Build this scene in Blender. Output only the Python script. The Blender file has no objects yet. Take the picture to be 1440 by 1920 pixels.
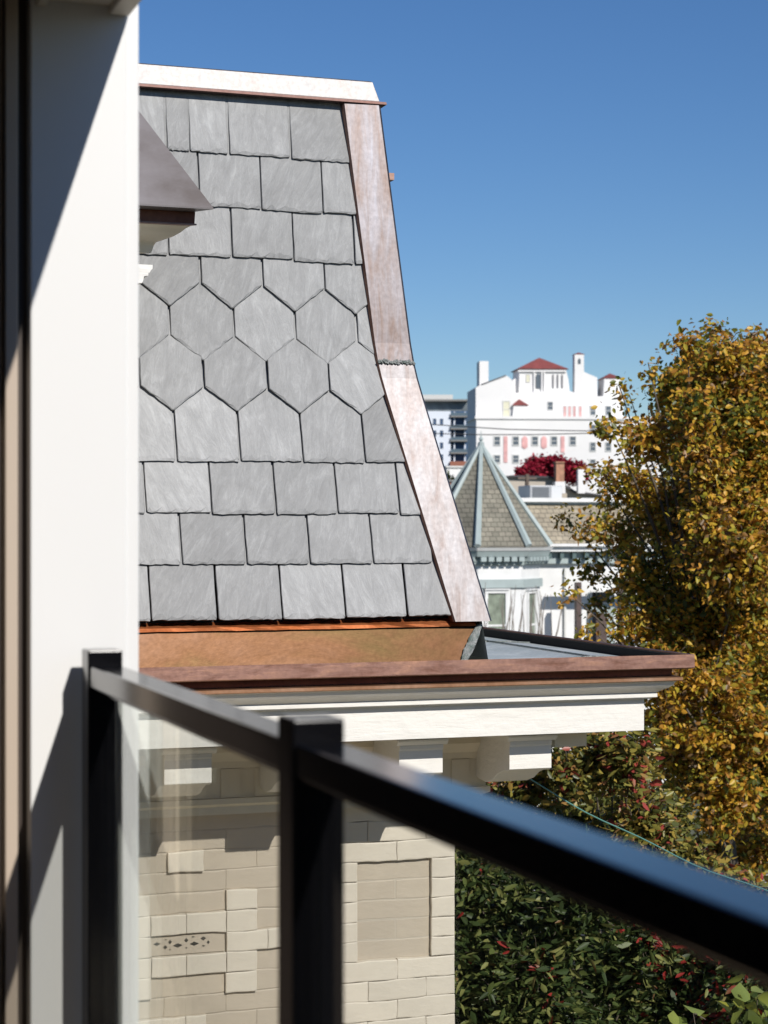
import bpy, math, random
import numpy as np
from mathutils import Vector, Matrix, noise
R = math.radians
rnd = random.Random(7)
SC = bpy.context.scene
COL = SC.collection

# ------------------------------------------------------------------ camera
FPX, HOR, CX = 3607.0, 988.0, 720.0          # focal length in photo pixels, horizon row, centre column
CR = Vector((0.9457, -0.3250, 0.0)); CF = Vector((0.3250, 0.9457, 0.0))
cam_d = bpy.data.cameras.new('camera'); cam = bpy.data.objects.new('camera', cam_d); COL.objects.link(cam)
cam_d.sensor_fit = 'HORIZONTAL'; cam_d.sensor_width = 24.0; cam_d.lens = 24.0 * FPX / 1440.0
cam_d.shift_y = (HOR - 960.0) / 1440.0
cam_d.clip_start = 0.05; cam_d.clip_end = 6000
cam_d.dof.use_dof = True; cam_d.dof.focus_distance = 7.6; cam_d.dof.aperture_fstop = 6.6
cam.rotation_euler = (R(90), 0, -math.atan2(CF.x, CF.y))
SC.camera = cam

# ------------------------------------------------------------------ sky and sun
SUN = Vector((-0.245, 1.0, -0.745)).normalized()           # direction the sunlight travels
elev = math.asin(-SUN.z); az = math.atan2(-SUN.x, -SUN.y)   # azimuth from +Y towards +X
w = bpy.data.worlds.new('World'); SC.world = w; w.use_nodes = True
nt = w.node_tree; bgn = nt.nodes['Background']
sky = nt.nodes.new('ShaderNodeTexSky'); sky.sky_type = 'NISHITA'; sky.sun_disc = False
sky.sun_elevation = elev; sky.sun_rotation = az; sky.altitude = 0; sky.air_density = 1.0
sky.dust_density = 0.0; sky.ozone_density = 6.0
hs = nt.nodes.new('ShaderNodeHueSaturation'); hs.inputs['Saturation'].default_value = 1.14; hs.inputs['Hue'].default_value = 0.506; nt.links.new(sky.outputs[0], hs.inputs['Color']); nt.links.new(hs.outputs[0], bgn.inputs[0]); bgn.inputs[1].default_value = 0.075
sl = bpy.data.lights.new('sun', 'SUN'); sl.energy = 4.6; sl.angle = R(0.5); sl.color = (1.0, 0.955, 0.89)
so = bpy.data.objects.new('sun', sl); COL.objects.link(so); so.rotation_euler = SUN.to_track_quat('-Z', 'Y').to_euler()
SC.view_settings.view_transform = 'Standard'; SC.view_settings.look = 'None'
SC.view_settings.exposure = 0.22; SC.view_settings.gamma = 1.0
SC.render.engine = 'CYCLES'
SC.cycles.max_bounces = 8; SC.cycles.transparent_max_bounces = 12; SC.cycles.use_denoising = True
try: SC.cycles.denoiser = 'OPENIMAGEDENOISE'
except Exception: pass

# ------------------------------------------------------------------ helpers
def ray(px, py):
    return CR * ((px - CX) / FPX) + CF + Vector((0, 0, (HOR - py) / FPX))
def WY(px, py, Y): r = ray(px, py); return r * (Y / r.y)
def WD(px, py, D): return ray(px, py) * D
def mpp(D): return D / FPX

def tag(o, label=None, cat=None, group=None, kind=None):
    if label: o['label'] = label
    if cat: o['category'] = cat
    if group: o['group'] = group
    if kind: o['kind'] = kind
    return o
def thing(name, label, cat, loc=(0, 0, 0), rz=0, group=None):
    o = bpy.data.objects.new(name, None); COL.objects.link(o)
    o.location = loc; o.rotation_euler = (0, 0, rz); o.empty_display_size = 0.2
    return tag(o, label, cat, group)

class MB:
    def __init__(s): s.v = []; s.f = []; s.m = []; s.cur = 0
    def add(s, vs, fs, m=None):
        b = len(s.v); s.v += [tuple(p) for p in vs]
        for f in fs: s.f.append(tuple(b + i for i in f)); s.m.append(s.cur if m is None else m)
    def box(s, x0, x1, y0, y1, z0, z1, m=None):
        if x0 > x1: x0, x1 = x1, x0
        if y0 > y1: y0, y1 = y1, y0
        if z0 > z1: z0, z1 = z1, z0
        vs = [(x0,y0,z0),(x1,y0,z0),(x1,y1,z0),(x0,y1,z0),(x0,y0,z1),(x1,y0,z1),(x1,y1,z1),(x0,y1,z1)]
        s.add(vs, [(0,3,2,1),(4,5,6,7),(0,1,5,4),(1,2,6,5),(2,3,7,6),(3,0,4,7)], m)
    def prism(s, pts, y0, y1, m=None):      # polygon in (x,z), extruded in y
        n = len(pts); vs = [(x, y0, z) for x, z in pts] + [(x, y1, z) for x, z in pts]
        a = sum(pts[i][0]*pts[(i+1)%n][1]-pts[(i+1)%n][0]*pts[i][1] for i in range(n))
        o = list(range(n))
        if a < 0: o.reverse()
        fs = [tuple(o), tuple(i + n for i in reversed(o))]
        for k in range(n):
            i, j = o[k], o[(k+1) % n]; fs.append((j, i, i+n, j+n))
        s.add(vs, fs, m)
    def prismx(s, pts, x0, x1, m=None):     # polygon in (y,z), extruded in x
        n = len(pts); vs = [(x0, y, z) for y, z in pts] + [(x1, y, z) for y, z in pts]
        a = sum(pts[i][0]*pts[(i+1)%n][1]-pts[(i+1)%n][0]*pts[i][1] for i in range(n))
        o = list(range(n))
        if a > 0: o.reverse()
        fs = [tuple(o), tuple(i + n for i in reversed(o))]
        for k in range(n):
            i, j = o[k], o[(k+1) % n]; fs.append((j, i, i+n, j+n))
        s.add(vs, fs, m)
    def tube(s, pts, r0, r1=None, n=6, m=None):
        if r1 is None: r1 = r0
        pts = [Vector(p) for p in pts]; k = len(pts); vs = []
        for i, p in enumerate(pts):
            d = (pts[min(i+1, k-1)] - pts[max(i-1, 0)]).normalized()
            a = d.cross(Vector((0, 0, 1)));
            if a.length < 1e-3: a = Vector((1, 0, 0))
            a.normalize(); b = d.cross(a); r = r0 + (r1 - r0) * i / max(1, k-1)
            for j in range(n):
                t = 2*math.pi*j/n; vs.append(p + a*(r*math.cos(t)) + b*(r*math.sin(t)))
        fs = [(i*n+j, i*n+(j+1) % n, (i+1)*n+(j+1) % n, (i+1)*n+j) for i in range(k-1) for j in range(n)]
        fs += [tuple(reversed(range(n))), tuple(range((k-1)*n, k*n))]
        s.add(vs, fs, m)
    def plate(s, pts, org, U, V, N, t, ins=0.004, drop=0.003, jit=0.0, m=None, sidem=None):
        """thick plate: outline pts in (u,v); bevelled chipped front rim, sides down to the back"""
        pts = [p if len(p) > 2 else (*p, ins) for p in pts]; n = len(pts); cu = sum(p[0] for p in pts)/n; cv = sum(p[1] for p in pts)/n
        a = sum(pts[i][0]*pts[(i+1)%n][1]-pts[(i+1)%n][0]*pts[i][1] for i in range(n))
        if (U.cross(V).dot(N)) * a < 0: pts = list(reversed(pts))
        F = lambda u, v, h: org + U*u + V*v + N*h
        inn = []
        for i, (u, v, _k) in enumerate(pts):
            pu, pv = pts[i-1][:2]; nu, nv = pts[(i+1) % n][:2]
            tu, tv = nu-pu, nv-pv; L = math.hypot(tu, tv) or 1
            ou, ov = tv/L, -tu/L
            if ou*(cu-u) + ov*(cv-v) < 0: ou, ov = -ou, -ov
            k = pts[i][2] if len(pts[i]) > 2 else ins
            inn.append((u+ou*k, v+ov*k))
        vs = [F(p[0], p[1], 0) for p in pts] + [F(p[0], p[1], t-drop*(1+jit*(rnd.random()-.5))) for p in pts] + [F(u, v, t) for u, v in inn]
        fs = []
        for i in range(n):
            j = (i+1) % n
            fs.append((i, j, n+j, n+i)); fs.append((n+i, n+j, 2*n+j, 2*n+i))
        fs.append(tuple(range(2*n, 3*n)))
        s.add(vs, fs, m)
        if sidem is not None:
            for q in range(n): s.m[len(s.m)-1-2*n+2*q] = sidem
    def build(s, name, mats, parent=None, smooth=False, bevel=0):
        me = bpy.data.meshes.new(name); me.from_pydata(s.v, [], s.f)
        for mt in (mats if isinstance(mats, (list, tuple)) else [mats]): me.materials.append(mt)
        me.polygons.foreach_set('material_index', s.m)
        if smooth: me.polygons.foreach_set('use_smooth', [True]*len(s.f))
        me.update()
        o = bpy.data.objects.new(name, me); COL.objects.link(o)
        if parent: o.parent = parent
        if bevel:
            b = o.modifiers.new('bevel', 'BEVEL'); b.width = bevel; b.segments = 2; b.limit_method = 'ANGLE'; b.angle_limit = R(40)
        return o
def boxpart(name, mat, parent, *a, bevel=0):
    m = MB(); m.box(*a); return m.build(name, mat, parent, bevel=bevel)

# ------------------------------------------------------------------ materials
def mat(name, base, rough=0.6, metal=0.0, spec=0.5, var=0.0, vscale=4.0, stretch=(1,1,1), col2=None, ramp=(0.35,0.65),
        bump=0.0, bscale=40.0, bstretch=(1,1,1), isl=0.0, rvar=0.0, bdist=0.01, coat=0.0, bump2=0.0, b2scale=8.0):
    m = bpy.data.materials.new(name); m.use_nodes = True; nt = m.node_tree; N = nt.nodes; L = nt.links
    b = N['Principled BSDF']; b.inputs['Roughness'].default_value = rough; b.inputs['Metallic'].default_value = metal
    b.inputs['Specular IOR Level'].default_value = spec
    if coat: b.inputs['Coat Weight'].default_value = coat
    tc = N.new('ShaderNodeTexCoord')
    def nz(scale, st, detail=6, rg=0.6):
        mp = N.new('ShaderNodeMapping'); mp.inputs['Scale'].default_value = st; L.new(tc.outputs['Object'], mp.inputs[0])
        n = N.new('ShaderNodeTexNoise'); n.inputs['Scale'].default_value = scale; n.inputs['Detail'].default_value = detail
        n.inputs['Roughness'].default_value = rg; L.new(mp.outputs[0], n.inputs['Vector']); return n
    c = None
    base4 = (*base, 1)
    if col2 or var:
        n = nz(vscale, stretch); rp = N.new('ShaderNodeValToRGB'); L.new(n.outputs['Fac'], rp.inputs[0])
        rp.color_ramp.elements[0].position = ramp[0]; rp.color_ramp.elements[1].position = ramp[1]
        if not col2:
            rp.color_ramp.elements[0].color = (*[x*(1-var) for x in base], 1); rp.color_ramp.elements[1].color = (*[min(1, x*(1+var)) for x in base], 1)
        else:
            rp.color_ramp.elements[0].color = base4; rp.color_ramp.elements[1].color = (*col2, 1)
        c = rp.outputs[0]
        if rvar:
            mr = N.new('ShaderNodeMapRange'); mr.inputs['To Min'].default_value = max(0.02, rough-rvar); mr.inputs['To Max'].default_value = rough+rvar
            L.new(n.outputs['Fac'], mr.inputs[0]); L.new(mr.outputs[0], b.inputs['Roughness'])
    if isl:
        g = N.new('ShaderNodeNewGeometry'); mr = N.new('ShaderNodeMapRange'); L.new(g.outputs['Random Per Island'], mr.inputs[0])
        mr.inputs['To Min'].default_value = 1-isl; mr.inputs['To Max'].default_value = 1+isl
        mx = N.new('ShaderNodeMix'); mx.data_type = 'RGBA'; mx.blend_type = 'MULTIPLY'; mx.inputs['Factor'].default_value = 1
        if c: L.new(c, mx.inputs['A'])
        else: mx.inputs['A'].default_value = base4
        L.new(mr.outputs[0], mx.inputs['B']); c = mx.outputs['Result']
    if c: L.new(c, b.inputs['Base Color'])
    else: b.inputs['Base Color'].default_value = base4
    if bump:
        n = nz(bscale, bstretch, 8, 0.65); bp = N.new('ShaderNodeBump'); bp.inputs['Strength'].default_value = bump
        bp.inputs['Distance'].default_value = bdist; L.new(n.outputs['Fac'], bp.inputs['Height'])
        if bump2:
            n2 = nz(b2scale, (1,1,1), 3, 0.5); b2 = N.new('ShaderNodeBump'); b2.inputs['Strength'].default_value = bump2
            b2.inputs['Distance'].default_value = bdist*2; L.new(n2.outputs['Fac'], b2.inputs['Height']); L.new(b2.outputs[0], bp.inputs['Normal'])
        L.new(bp.outputs[0], b.inputs['Normal'])
    return m

def slate_mat():
    m = bpy.data.materials.new('slate'); m.use_nodes = True; nt = m.node_tree; N = nt.nodes; L = nt.links
    b = N['Principled BSDF']; b.inputs['Roughness'].default_value = 0.62
    tc = N.new('ShaderNodeTexCoord'); g = N.new('ShaderNodeNewGeometry'); rp_ = g.outputs['Random Per Island']
    # every slate its own grain: offset and turn the coordinates by its random number
    mul = N.new('ShaderNodeMath'); mul.operation = 'MULTIPLY'; mul.inputs[1].default_value = 57.0; L.new(rp_, mul.inputs[0])
    cmb = N.new('ShaderNodeCombineXYZ'); L.new(mul.outputs[0], cmb.inputs[0]); L.new(mul.outputs[0], cmb.inputs[2])
    va = N.new('ShaderNodeVectorMath'); va.operation = 'ADD'; L.new(tc.outputs['Object'], va.inputs[0]); L.new(cmb.outputs[0], va.inputs[1])
    ang = N.new('ShaderNodeMapRange'); ang.inputs['To Min'].default_value = -0.6; ang.inputs['To Max'].default_value = 0.5; L.new(rp_, ang.inputs[0])
    vr = N.new('ShaderNodeVectorRotate'); vr.rotation_type = 'Y_AXIS'; L.new(va.outputs[0], vr.inputs['Vector']); L.new(ang.outputs[0], vr.inputs['Angle'])
    def nz(scale, st, det, rg, dist=0.0):
        mp = N.new('ShaderNodeMapping'); mp.inputs['Scale'].default_value = st; L.new(vr.outputs[0], mp.inputs[0])
        n = N.new('ShaderNodeTexNoise'); n.inputs['Scale'].default_value = scale; n.inputs['Detail'].default_value = det
        n.inputs['Roughness'].default_value = rg; n.inputs['Distortion'].default_value = dist; L.new(mp.outputs[0], n.inputs['Vector']); return n
    a = nz(12, (2.6, 1, 0.6), 12, 0.80, 0.7); c = nz(7, (1, 1, 1), 6, 0.6, 0.8); f = nz(130, (1.6, 1, 0.6), 5, 0.8)
    r1 = N.new('ShaderNodeValToRGB'); L.new(a.outputs['Fac'], r1.inputs[0])
    r1.color_ramp.elements[0].position = 0.28; r1.color_ramp.elements[0].color = (0.194, 0.196, 0.196, 1)
    r1.color_ramp.elements[1].position = 0.78; r1.color_ramp.elements[1].color = (0.40, 0.405, 0.405, 1)
    e = r1.color_ramp.elements.new(0.52); e.color = (0.264, 0.266, 0.266, 1)
    mr = N.new('ShaderNodeMapRange'); mr.inputs['To Min'].default_value = 0.80; mr.inputs['To Max'].default_value = 1.18; L.new(rp_, mr.inputs[0])
    mr2 = N.new('ShaderNodeMapRange'); mr2.inputs['From Min'].default_value = 0.3; mr2.inputs['From Max'].default_value = 0.7
    mr2.inputs['To Min'].default_value = 0.90; mr2.inputs['To Max'].default_value = 1.09; L.new(c.outputs['Fac'], mr2.inputs[0])
    mm = N.new('ShaderNodeMath'); mm.operation = 'MULTIPLY'; L.new(mr.outputs[0], mm.inputs[0]); L.new(mr2.outputs[0], mm.inputs[1])
    mr3 = N.new('ShaderNodeMapRange'); mr3.inputs['From Min'].default_value = 0.3; mr3.inputs['From Max'].default_value = 0.7
    mr3.inputs['To Min'].default_value = 0.92; mr3.inputs['To Max'].default_value = 1.08; L.new(f.outputs['Fac'], mr3.inputs[0])
    m4 = N.new('ShaderNodeMath'); m4.operation = 'MULTIPLY'; L.new(mm.outputs[0], m4.inputs[0]); L.new(mr3.outputs[0], m4.inputs[1])
    mx = N.new('ShaderNodeMix'); mx.data_type = 'RGBA'; mx.blend_type = 'MULTIPLY'; mx.inputs['Factor'].default_value = 1
    L.new(r1.outputs[0], mx.inputs['A']); L.new(m4.outputs[0], mx.inputs['B']); L.new(mx.outputs['Result'], b.inputs['Base Color'])
    bp = N.new('ShaderNodeBump'); bp.inputs['Strength'].default_value = 0.5; bp.inputs['Distance'].default_value = 0.006; L.new(a.outputs['Fac'], bp.inputs['Height'])
    b2 = N.new('ShaderNodeBump'); b2.inputs['Strength'].default_value = 0.5; b2.inputs['Distance'].default_value = 0.0025; L.new(c.outputs['Fac'], b2.inputs['Height']); L.new(bp.outputs[0], b2.inputs['Normal'])
    L.new(b2.outputs[0], b.inputs['Normal'])
    return m

def copper_mat(name, c1, c2, c3, rough, scale=3.0, stretch=(1,1,1), bump=0.05, metal=1.0):
    m = bpy.data.materials.new(name); m.use_nodes = True; nt = m.node_tree; N = nt.nodes; L = nt.links
    b = N['Principled BSDF']; b.inputs['Metallic'].default_value = metal
    tc = N.new('ShaderNodeTexCoord'); mp = N.new('ShaderNodeMapping'); mp.inputs['Scale'].default_value = stretch; L.new(tc.outputs['Object'], mp.inputs[0])
    n = N.new('ShaderNodeTexNoise'); n.inputs['Scale'].default_value = scale; n.inputs['Detail'].default_value = 7; n.inputs['Roughness'].default_value = 0.62
    n.inputs['Distortion'].default_value = 0.4; L.new(mp.outputs[0], n.inputs['Vector'])
    r = N.new('ShaderNodeValToRGB'); L.new(n.outputs['Fac'], r.inputs[0])
    r.color_ramp.elements[0].position = 0.3; r.color_ramp.elements[0].color = (*c1, 1)
    r.color_ramp.elements[1].position = 0.72; r.color_ramp.elements[1].color = (*c3, 1)
    e = r.color_ramp.elements.new(0.5); e.color = (*c2, 1)
    n2 = N.new('ShaderNodeTexNoise'); n2.inputs['Scale'].default_value = 60; n2.inputs['Detail'].default_value = 5; L.new(tc.outputs['Object'], n2.inputs['Vector'])
    mx = N.new('ShaderNodeMix'); mx.data_type = 'RGBA'; mx.blend_type = 'MULTIPLY'; mx.inputs['Factor'].default_value = 0.35
    mr = N.new('ShaderNodeMapRange'); mr.inputs['From Min'].default_value = 0.3; mr.inputs['From Max'].default_value = 0.7; mr.inputs['To Min'].default_value = 0.6; mr.inputs['To Max'].default_value = 1.25
    L.new(n2.outputs['Fac'], mr.inputs[0]); L.new(r.outputs[0], mx.inputs['A']); L.new(mr.outputs[0], mx.inputs['B']); L.new(mx.outputs['Result'], b.inputs['Base Color'])
    rr = N.new('ShaderNodeMapRange'); rr.inputs['To Min'].default_value = rough-0.1; rr.inputs['To Max'].default_value = rough+0.14
    L.new(n.outputs['Fac'], rr.inputs[0]); L.new(rr.outputs[0], b.inputs['Roughness'])
    bp = N.new('ShaderNodeBump'); bp.inputs['Strength'].default_value = bump; bp.inputs['Distance'].default_value = 0.02
    L.new(n.outputs['Fac'], bp.inputs['Height']); L.new(bp.outputs[0], b.inputs['Normal'])
    return m

def leaf_mat(name, stops, rough=0.45, transl=0.35, spec=0.4):
    m = bpy.data.materials.new(name); m.use_nodes = True; nt = m.node_tree; N = nt.nodes; L = nt.links
    b = N['Principled BSDF']; b.inputs['Roughness'].default_value = rough; b.inputs['Specular IOR Level'].default_value = spec
    g = N.new('ShaderNodeNewGeometry'); tc = N.new('ShaderNodeTexCoord'); n = N.new('ShaderNodeTexNoise'); n.inputs['Scale'].default_value = 0.9
    n.inputs['Detail'].default_value = 3; L.new(tc.outputs['Object'], n.inputs['Vector'])
    ad = N.new('ShaderNodeMath'); ad.operation = 'MULTIPLY_ADD'; L.new(n.outputs['Fac'], ad.inputs[0]); ad.inputs[1].default_value = 1.1; ad.inputs[2].default_value = -0.55
    a2 = N.new('ShaderNodeMath'); a2.operation = 'ADD'; a2.use_clamp = True; L.new(g.outputs['Random Per Island'], a2.inputs[0]); L.new(ad.outputs[0], a2.inputs[1])
    r = N.new('ShaderNodeValToRGB'); r.color_ramp.interpolation = 'LINEAR'; L.new(a2.outputs[0], r.inputs[0])
    el = r.color_ramp.elements
    el[0].position = stops[0][0]; el[0].color = (*stops[0][1], 1); el[1].position = stops[-1][0]; el[1].color = (*stops[-1][1], 1)
    for p, c in stops[1:-1]:
        e = el.new(p); e.color = (*c, 1)
    L.new(r.outputs[0], b.inputs['Base Color'])
    tr = N.new('ShaderNodeBsdfTranslucent'); L.new(r.outputs[0], tr.inputs['Color'])
    mx = N.new('ShaderNodeMixShader'); mx.inputs[0].default_value = transl
    L.new(b.outputs[0], mx.inputs[1]); L.new(tr.outputs[0], mx.inputs[2]); L.new(mx.outputs[0], N['Material Output'].inputs['Surface'])
    return m

def glass_mat():
    m = bpy.data.materials.new('railing_glass'); m.use_nodes = True; nt = m.node_tree; N = nt.nodes; L = nt.links
    N.remove(N['Principled BSDF'])
    t = N.new('ShaderNodeBsdfTransparent'); t.inputs[0].default_value = (0.955, 0.965, 0.95, 1)
    gl = N.new('ShaderNodeBsdfGlossy'); gl.inputs['Roughness'].default_value = 0.0; gl.inputs[0].default_value = (0.95, 1, 0.97, 1)
    fr = N.new('ShaderNodeFresnel'); g = N.new('ShaderNodeNewGeometry'); ior = N.new('ShaderNodeMapRange')
    ior.inputs['To Min'].default_value = 1.33; ior.inputs['To Max'].default_value = 1/1.33; L.new(g.outputs['Backfacing'], ior.inputs[0]); L.new(ior.outputs[0], fr.inputs[0])
    mx = N.new('ShaderNodeMixShader'); L.new(fr.outputs[0], mx.inputs[0]); L.new(t.outputs[0], mx.inputs[1]); L.new(gl.outputs[0], mx.inputs[2])
    L.new(mx.outputs[0], N['Material Output'].inputs['Surface'])
    return m

M = dict(
 slate=slate_mat(), slate_edge=mat('slate_edge', (0.05,0.05,0.052), .8, bump=.4, bscale=120, bdist=.004),
 ridge=copper_mat('ridge_copper', (0.19,0.172,0.168), (0.265,0.255,0.252), (0.32,0.315,0.315), 0.56, 6, (2.5,1,.6), 0.05),
 hip=copper_mat('hip_copper', (0.12,0.085,0.07), (0.18,0.162,0.165), (0.27,0.265,0.29), 0.52, 4, (5.5,5.5,0.55), 0.05),
 hip_low=copper_mat('hip_copper_silvery', (0.115,0.095,0.09), (0.19,0.178,0.18), (0.275,0.27,0.28), 0.50, 4, (5,5,0.7), 0.06),
 glow=copper_mat('copper_painted_glow', (0.62,0.18,0.05), (0.75,0.24,0.09), (0.80,0.32,0.14), 0.35, 5),  # reflected glow of the shaded eaves flashing, put into the copper colour
 hip_edge=copper_mat('hip_edge_copper', (0.18,0.10,0.075), (0.24,0.14,0.11), (0.30,0.20,0.16), 0.5, 5, (1,1,1), 0.04),
 lip=copper_mat('gutter_copper', (0.24,0.12,0.085), (0.33,0.19,0.15), (0.44,0.25,0.17), 0.52, 7, (1,1,5), 0.05),
 bright=copper_mat('bright_copper', (0.34,0.17,0.09), (0.40,0.22,0.13), (0.46,0.30,0.21), 0.5, 5, (1,1,1), 0.03),
 apron=copper_mat('apron_copper', (0.028,0.021,0.009), (0.046,0.024,0.013), (0.076,0.044,0.029), 0.38, 1.5, (.9,1,1.6), 0.12),
 dark_copper=copper_mat('dark_copper', (0.10,0.045,0.03), (0.14,0.06,0.045), (0.20,0.09,0.06), 0.5, 6),
 hood=mat('hood_copper', (0.09,0.074,0.07), 0.42, .0, spec=.4, col2=(0.17,0.155,0.16), vscale=3.0, stretch=(1,1,1.6), bump=.05, bscale=5),
 pan=copper_mat('pan_metal', (0.34,0.38,0.36), (0.42,0.45,0.44), (0.52,0.55,0.54), 0.5, 5, (1,1,1), 0.03, metal=.15),
 solder=mat('solder', (0.36,0.36,0.35), 0.55, 0.3, col2=(0.15,0.19,0.17), vscale=30, bump=0.9, bscale=60, bdist=0.02),
 white_wood=mat('white_painted_wood', (0.67,0.65,0.605), 0.5, var=0.03, vscale=9, stretch=(0.3,1,3), bump=0.28, bscale=26, bstretch=(0.35,1,2.6), bdist=0.008, bump2=0.25, b2scale=14),
 cream=mat('cream_paint', (0.62,0.56,0.475), 0.55, var=0.04, vscale=7, bump=0.35, bscale=45, bstretch=(0.5,1,1), bdist=0.006, isl=0.05),
 frieze=mat('frieze_paint', (0.66,0.60,0.48), 0.55, var=0.03, vscale=7, bump=0.3, bscale=35, bdist=0.006),
 tan=mat('tan_paint', (0.47,0.405,0.325), 0.6, var=0.04, vscale=7, bump=0.35, bscale=45, bstretch=(0.5,1,1), bdist=0.006, isl=0.04),
 joint=mat('painted_mortar', (0.46,0.41,0.34), 0.7, bump=0.3, bscale=60, bdist=0.004),
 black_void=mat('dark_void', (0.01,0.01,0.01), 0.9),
 column=mat('column_white', (0.66,0.66,0.655), 0.45, bump=0.05, bscale=12, bdist=0.002),
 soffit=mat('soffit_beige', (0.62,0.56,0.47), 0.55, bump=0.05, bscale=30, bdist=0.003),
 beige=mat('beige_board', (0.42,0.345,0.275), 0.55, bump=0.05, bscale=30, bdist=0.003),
 bronze=mat('dark_bronze', (0.045,0.034,0.028), 0.45),
 black=mat('black_metal', (0.004,0.004,0.005), 0.13, spec=0.5, bump=0.02, bscale=220, bdist=0.0006),
 deck=mat('deck_boards', (0.46,0.36,0.26), 0.6, var=0.2, vscale=6, stretch=(8,0.6,1)),
 glass=glass_mat(),
)

# ------------------------------------------------------------------ ground
GZ = -9.0
m = MB(); n = 24
gx = [-3000 + 6000*i/n for i in range(n+1)]
m.add([(x, y, GZ) for y in gx for x in gx], [(j*(n+1)+i, j*(n+1)+i+1, (j+1)*(n+1)+i+1, (j+1)*(n+1)+i) for j in range(n) for i in range(n)])
ground = m.build('ground', mat('ground_soil', (0.075,0.08,0.045), 0.9, var=0.3, vscale=0.4)); tag(ground, kind='structure')
m = MB(); m.add([(-300,34,GZ+.004),(500,34,GZ+.004),(500,42,GZ+.004),(-300,42,GZ+.004)], [(0,1,2,3)])
tag(m.build('road', mat('asphalt', (0.05,0.05,0.052), 0.85, var=0.15, vscale=3)), kind='structure')
m = MB(); m.add([(-9,-3.4,GZ+.004),(3.6,-3.4,GZ+.004),(3.6,7.25,GZ+.004),(-9,7.25,GZ+.004)], [(0,1,2,3)])
tag(m.build('bounce_ground', mat('warm_bounce_surface', (0.46,0.38,0.27), 0.85, var=0.15, vscale=2)), kind='structure')  # unseen warm sheet, added to bounce light up under the cornice
m = MB(); m.box(-300,500,42,44,GZ-.2,GZ+.13); m.box(-300,500,32,34,GZ-.2,GZ+.13)
tag(m.build('pavement', mat('concrete', (0.32,0.31,0.29), 0.8, var=0.12, vscale=2)), kind='structure')

# ------------------------------------------------------------------ neighbour's house: mansard, gutter, cornice, brick wall
XB, YB, ZB = 2.88, 7.20, -0.372            # corner of the slates at the eaves
ZK, ZT = 0.66, 1.76
def sh(z):                                  # how far the mansard has drawn in at height z
    h = z - ZB
    k = ZK - ZB
    if h < 0: return 0.30*h
    a, b, bl = 0.235, 0.100, 0.10
    if h < k-bl: return a*h
    if h > k+bl: return a*(k-bl) + (a+b)/2*2*bl + b*(h-k-bl)
    t = h-(k-bl); return a*(k-bl) + a*t + (b-a)*t*t/(4*bl)
def Yf(z): return YB + sh(z)
def Xc(z): return XB - sh(z)
def zsolve(px, py):
    z = 0.5
    for _ in range(30):
        r = ray(px, py); z = r.z * (Yf(z)/r.y)
    return z

house = thing('victorian_house', 'cream painted brick house with grey slate mansard roof and copper trim beside the balcony', 'house', (XB, YB, GZ))
HO = Vector((XB, YB, GZ))
def hb(mb, name, mats, parent=None, **k):   # build in world coordinates under the house root
    o = mb.build(name, mats, parent or house, **k)
    if parent is None: o.location = -HO
    return o

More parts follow.
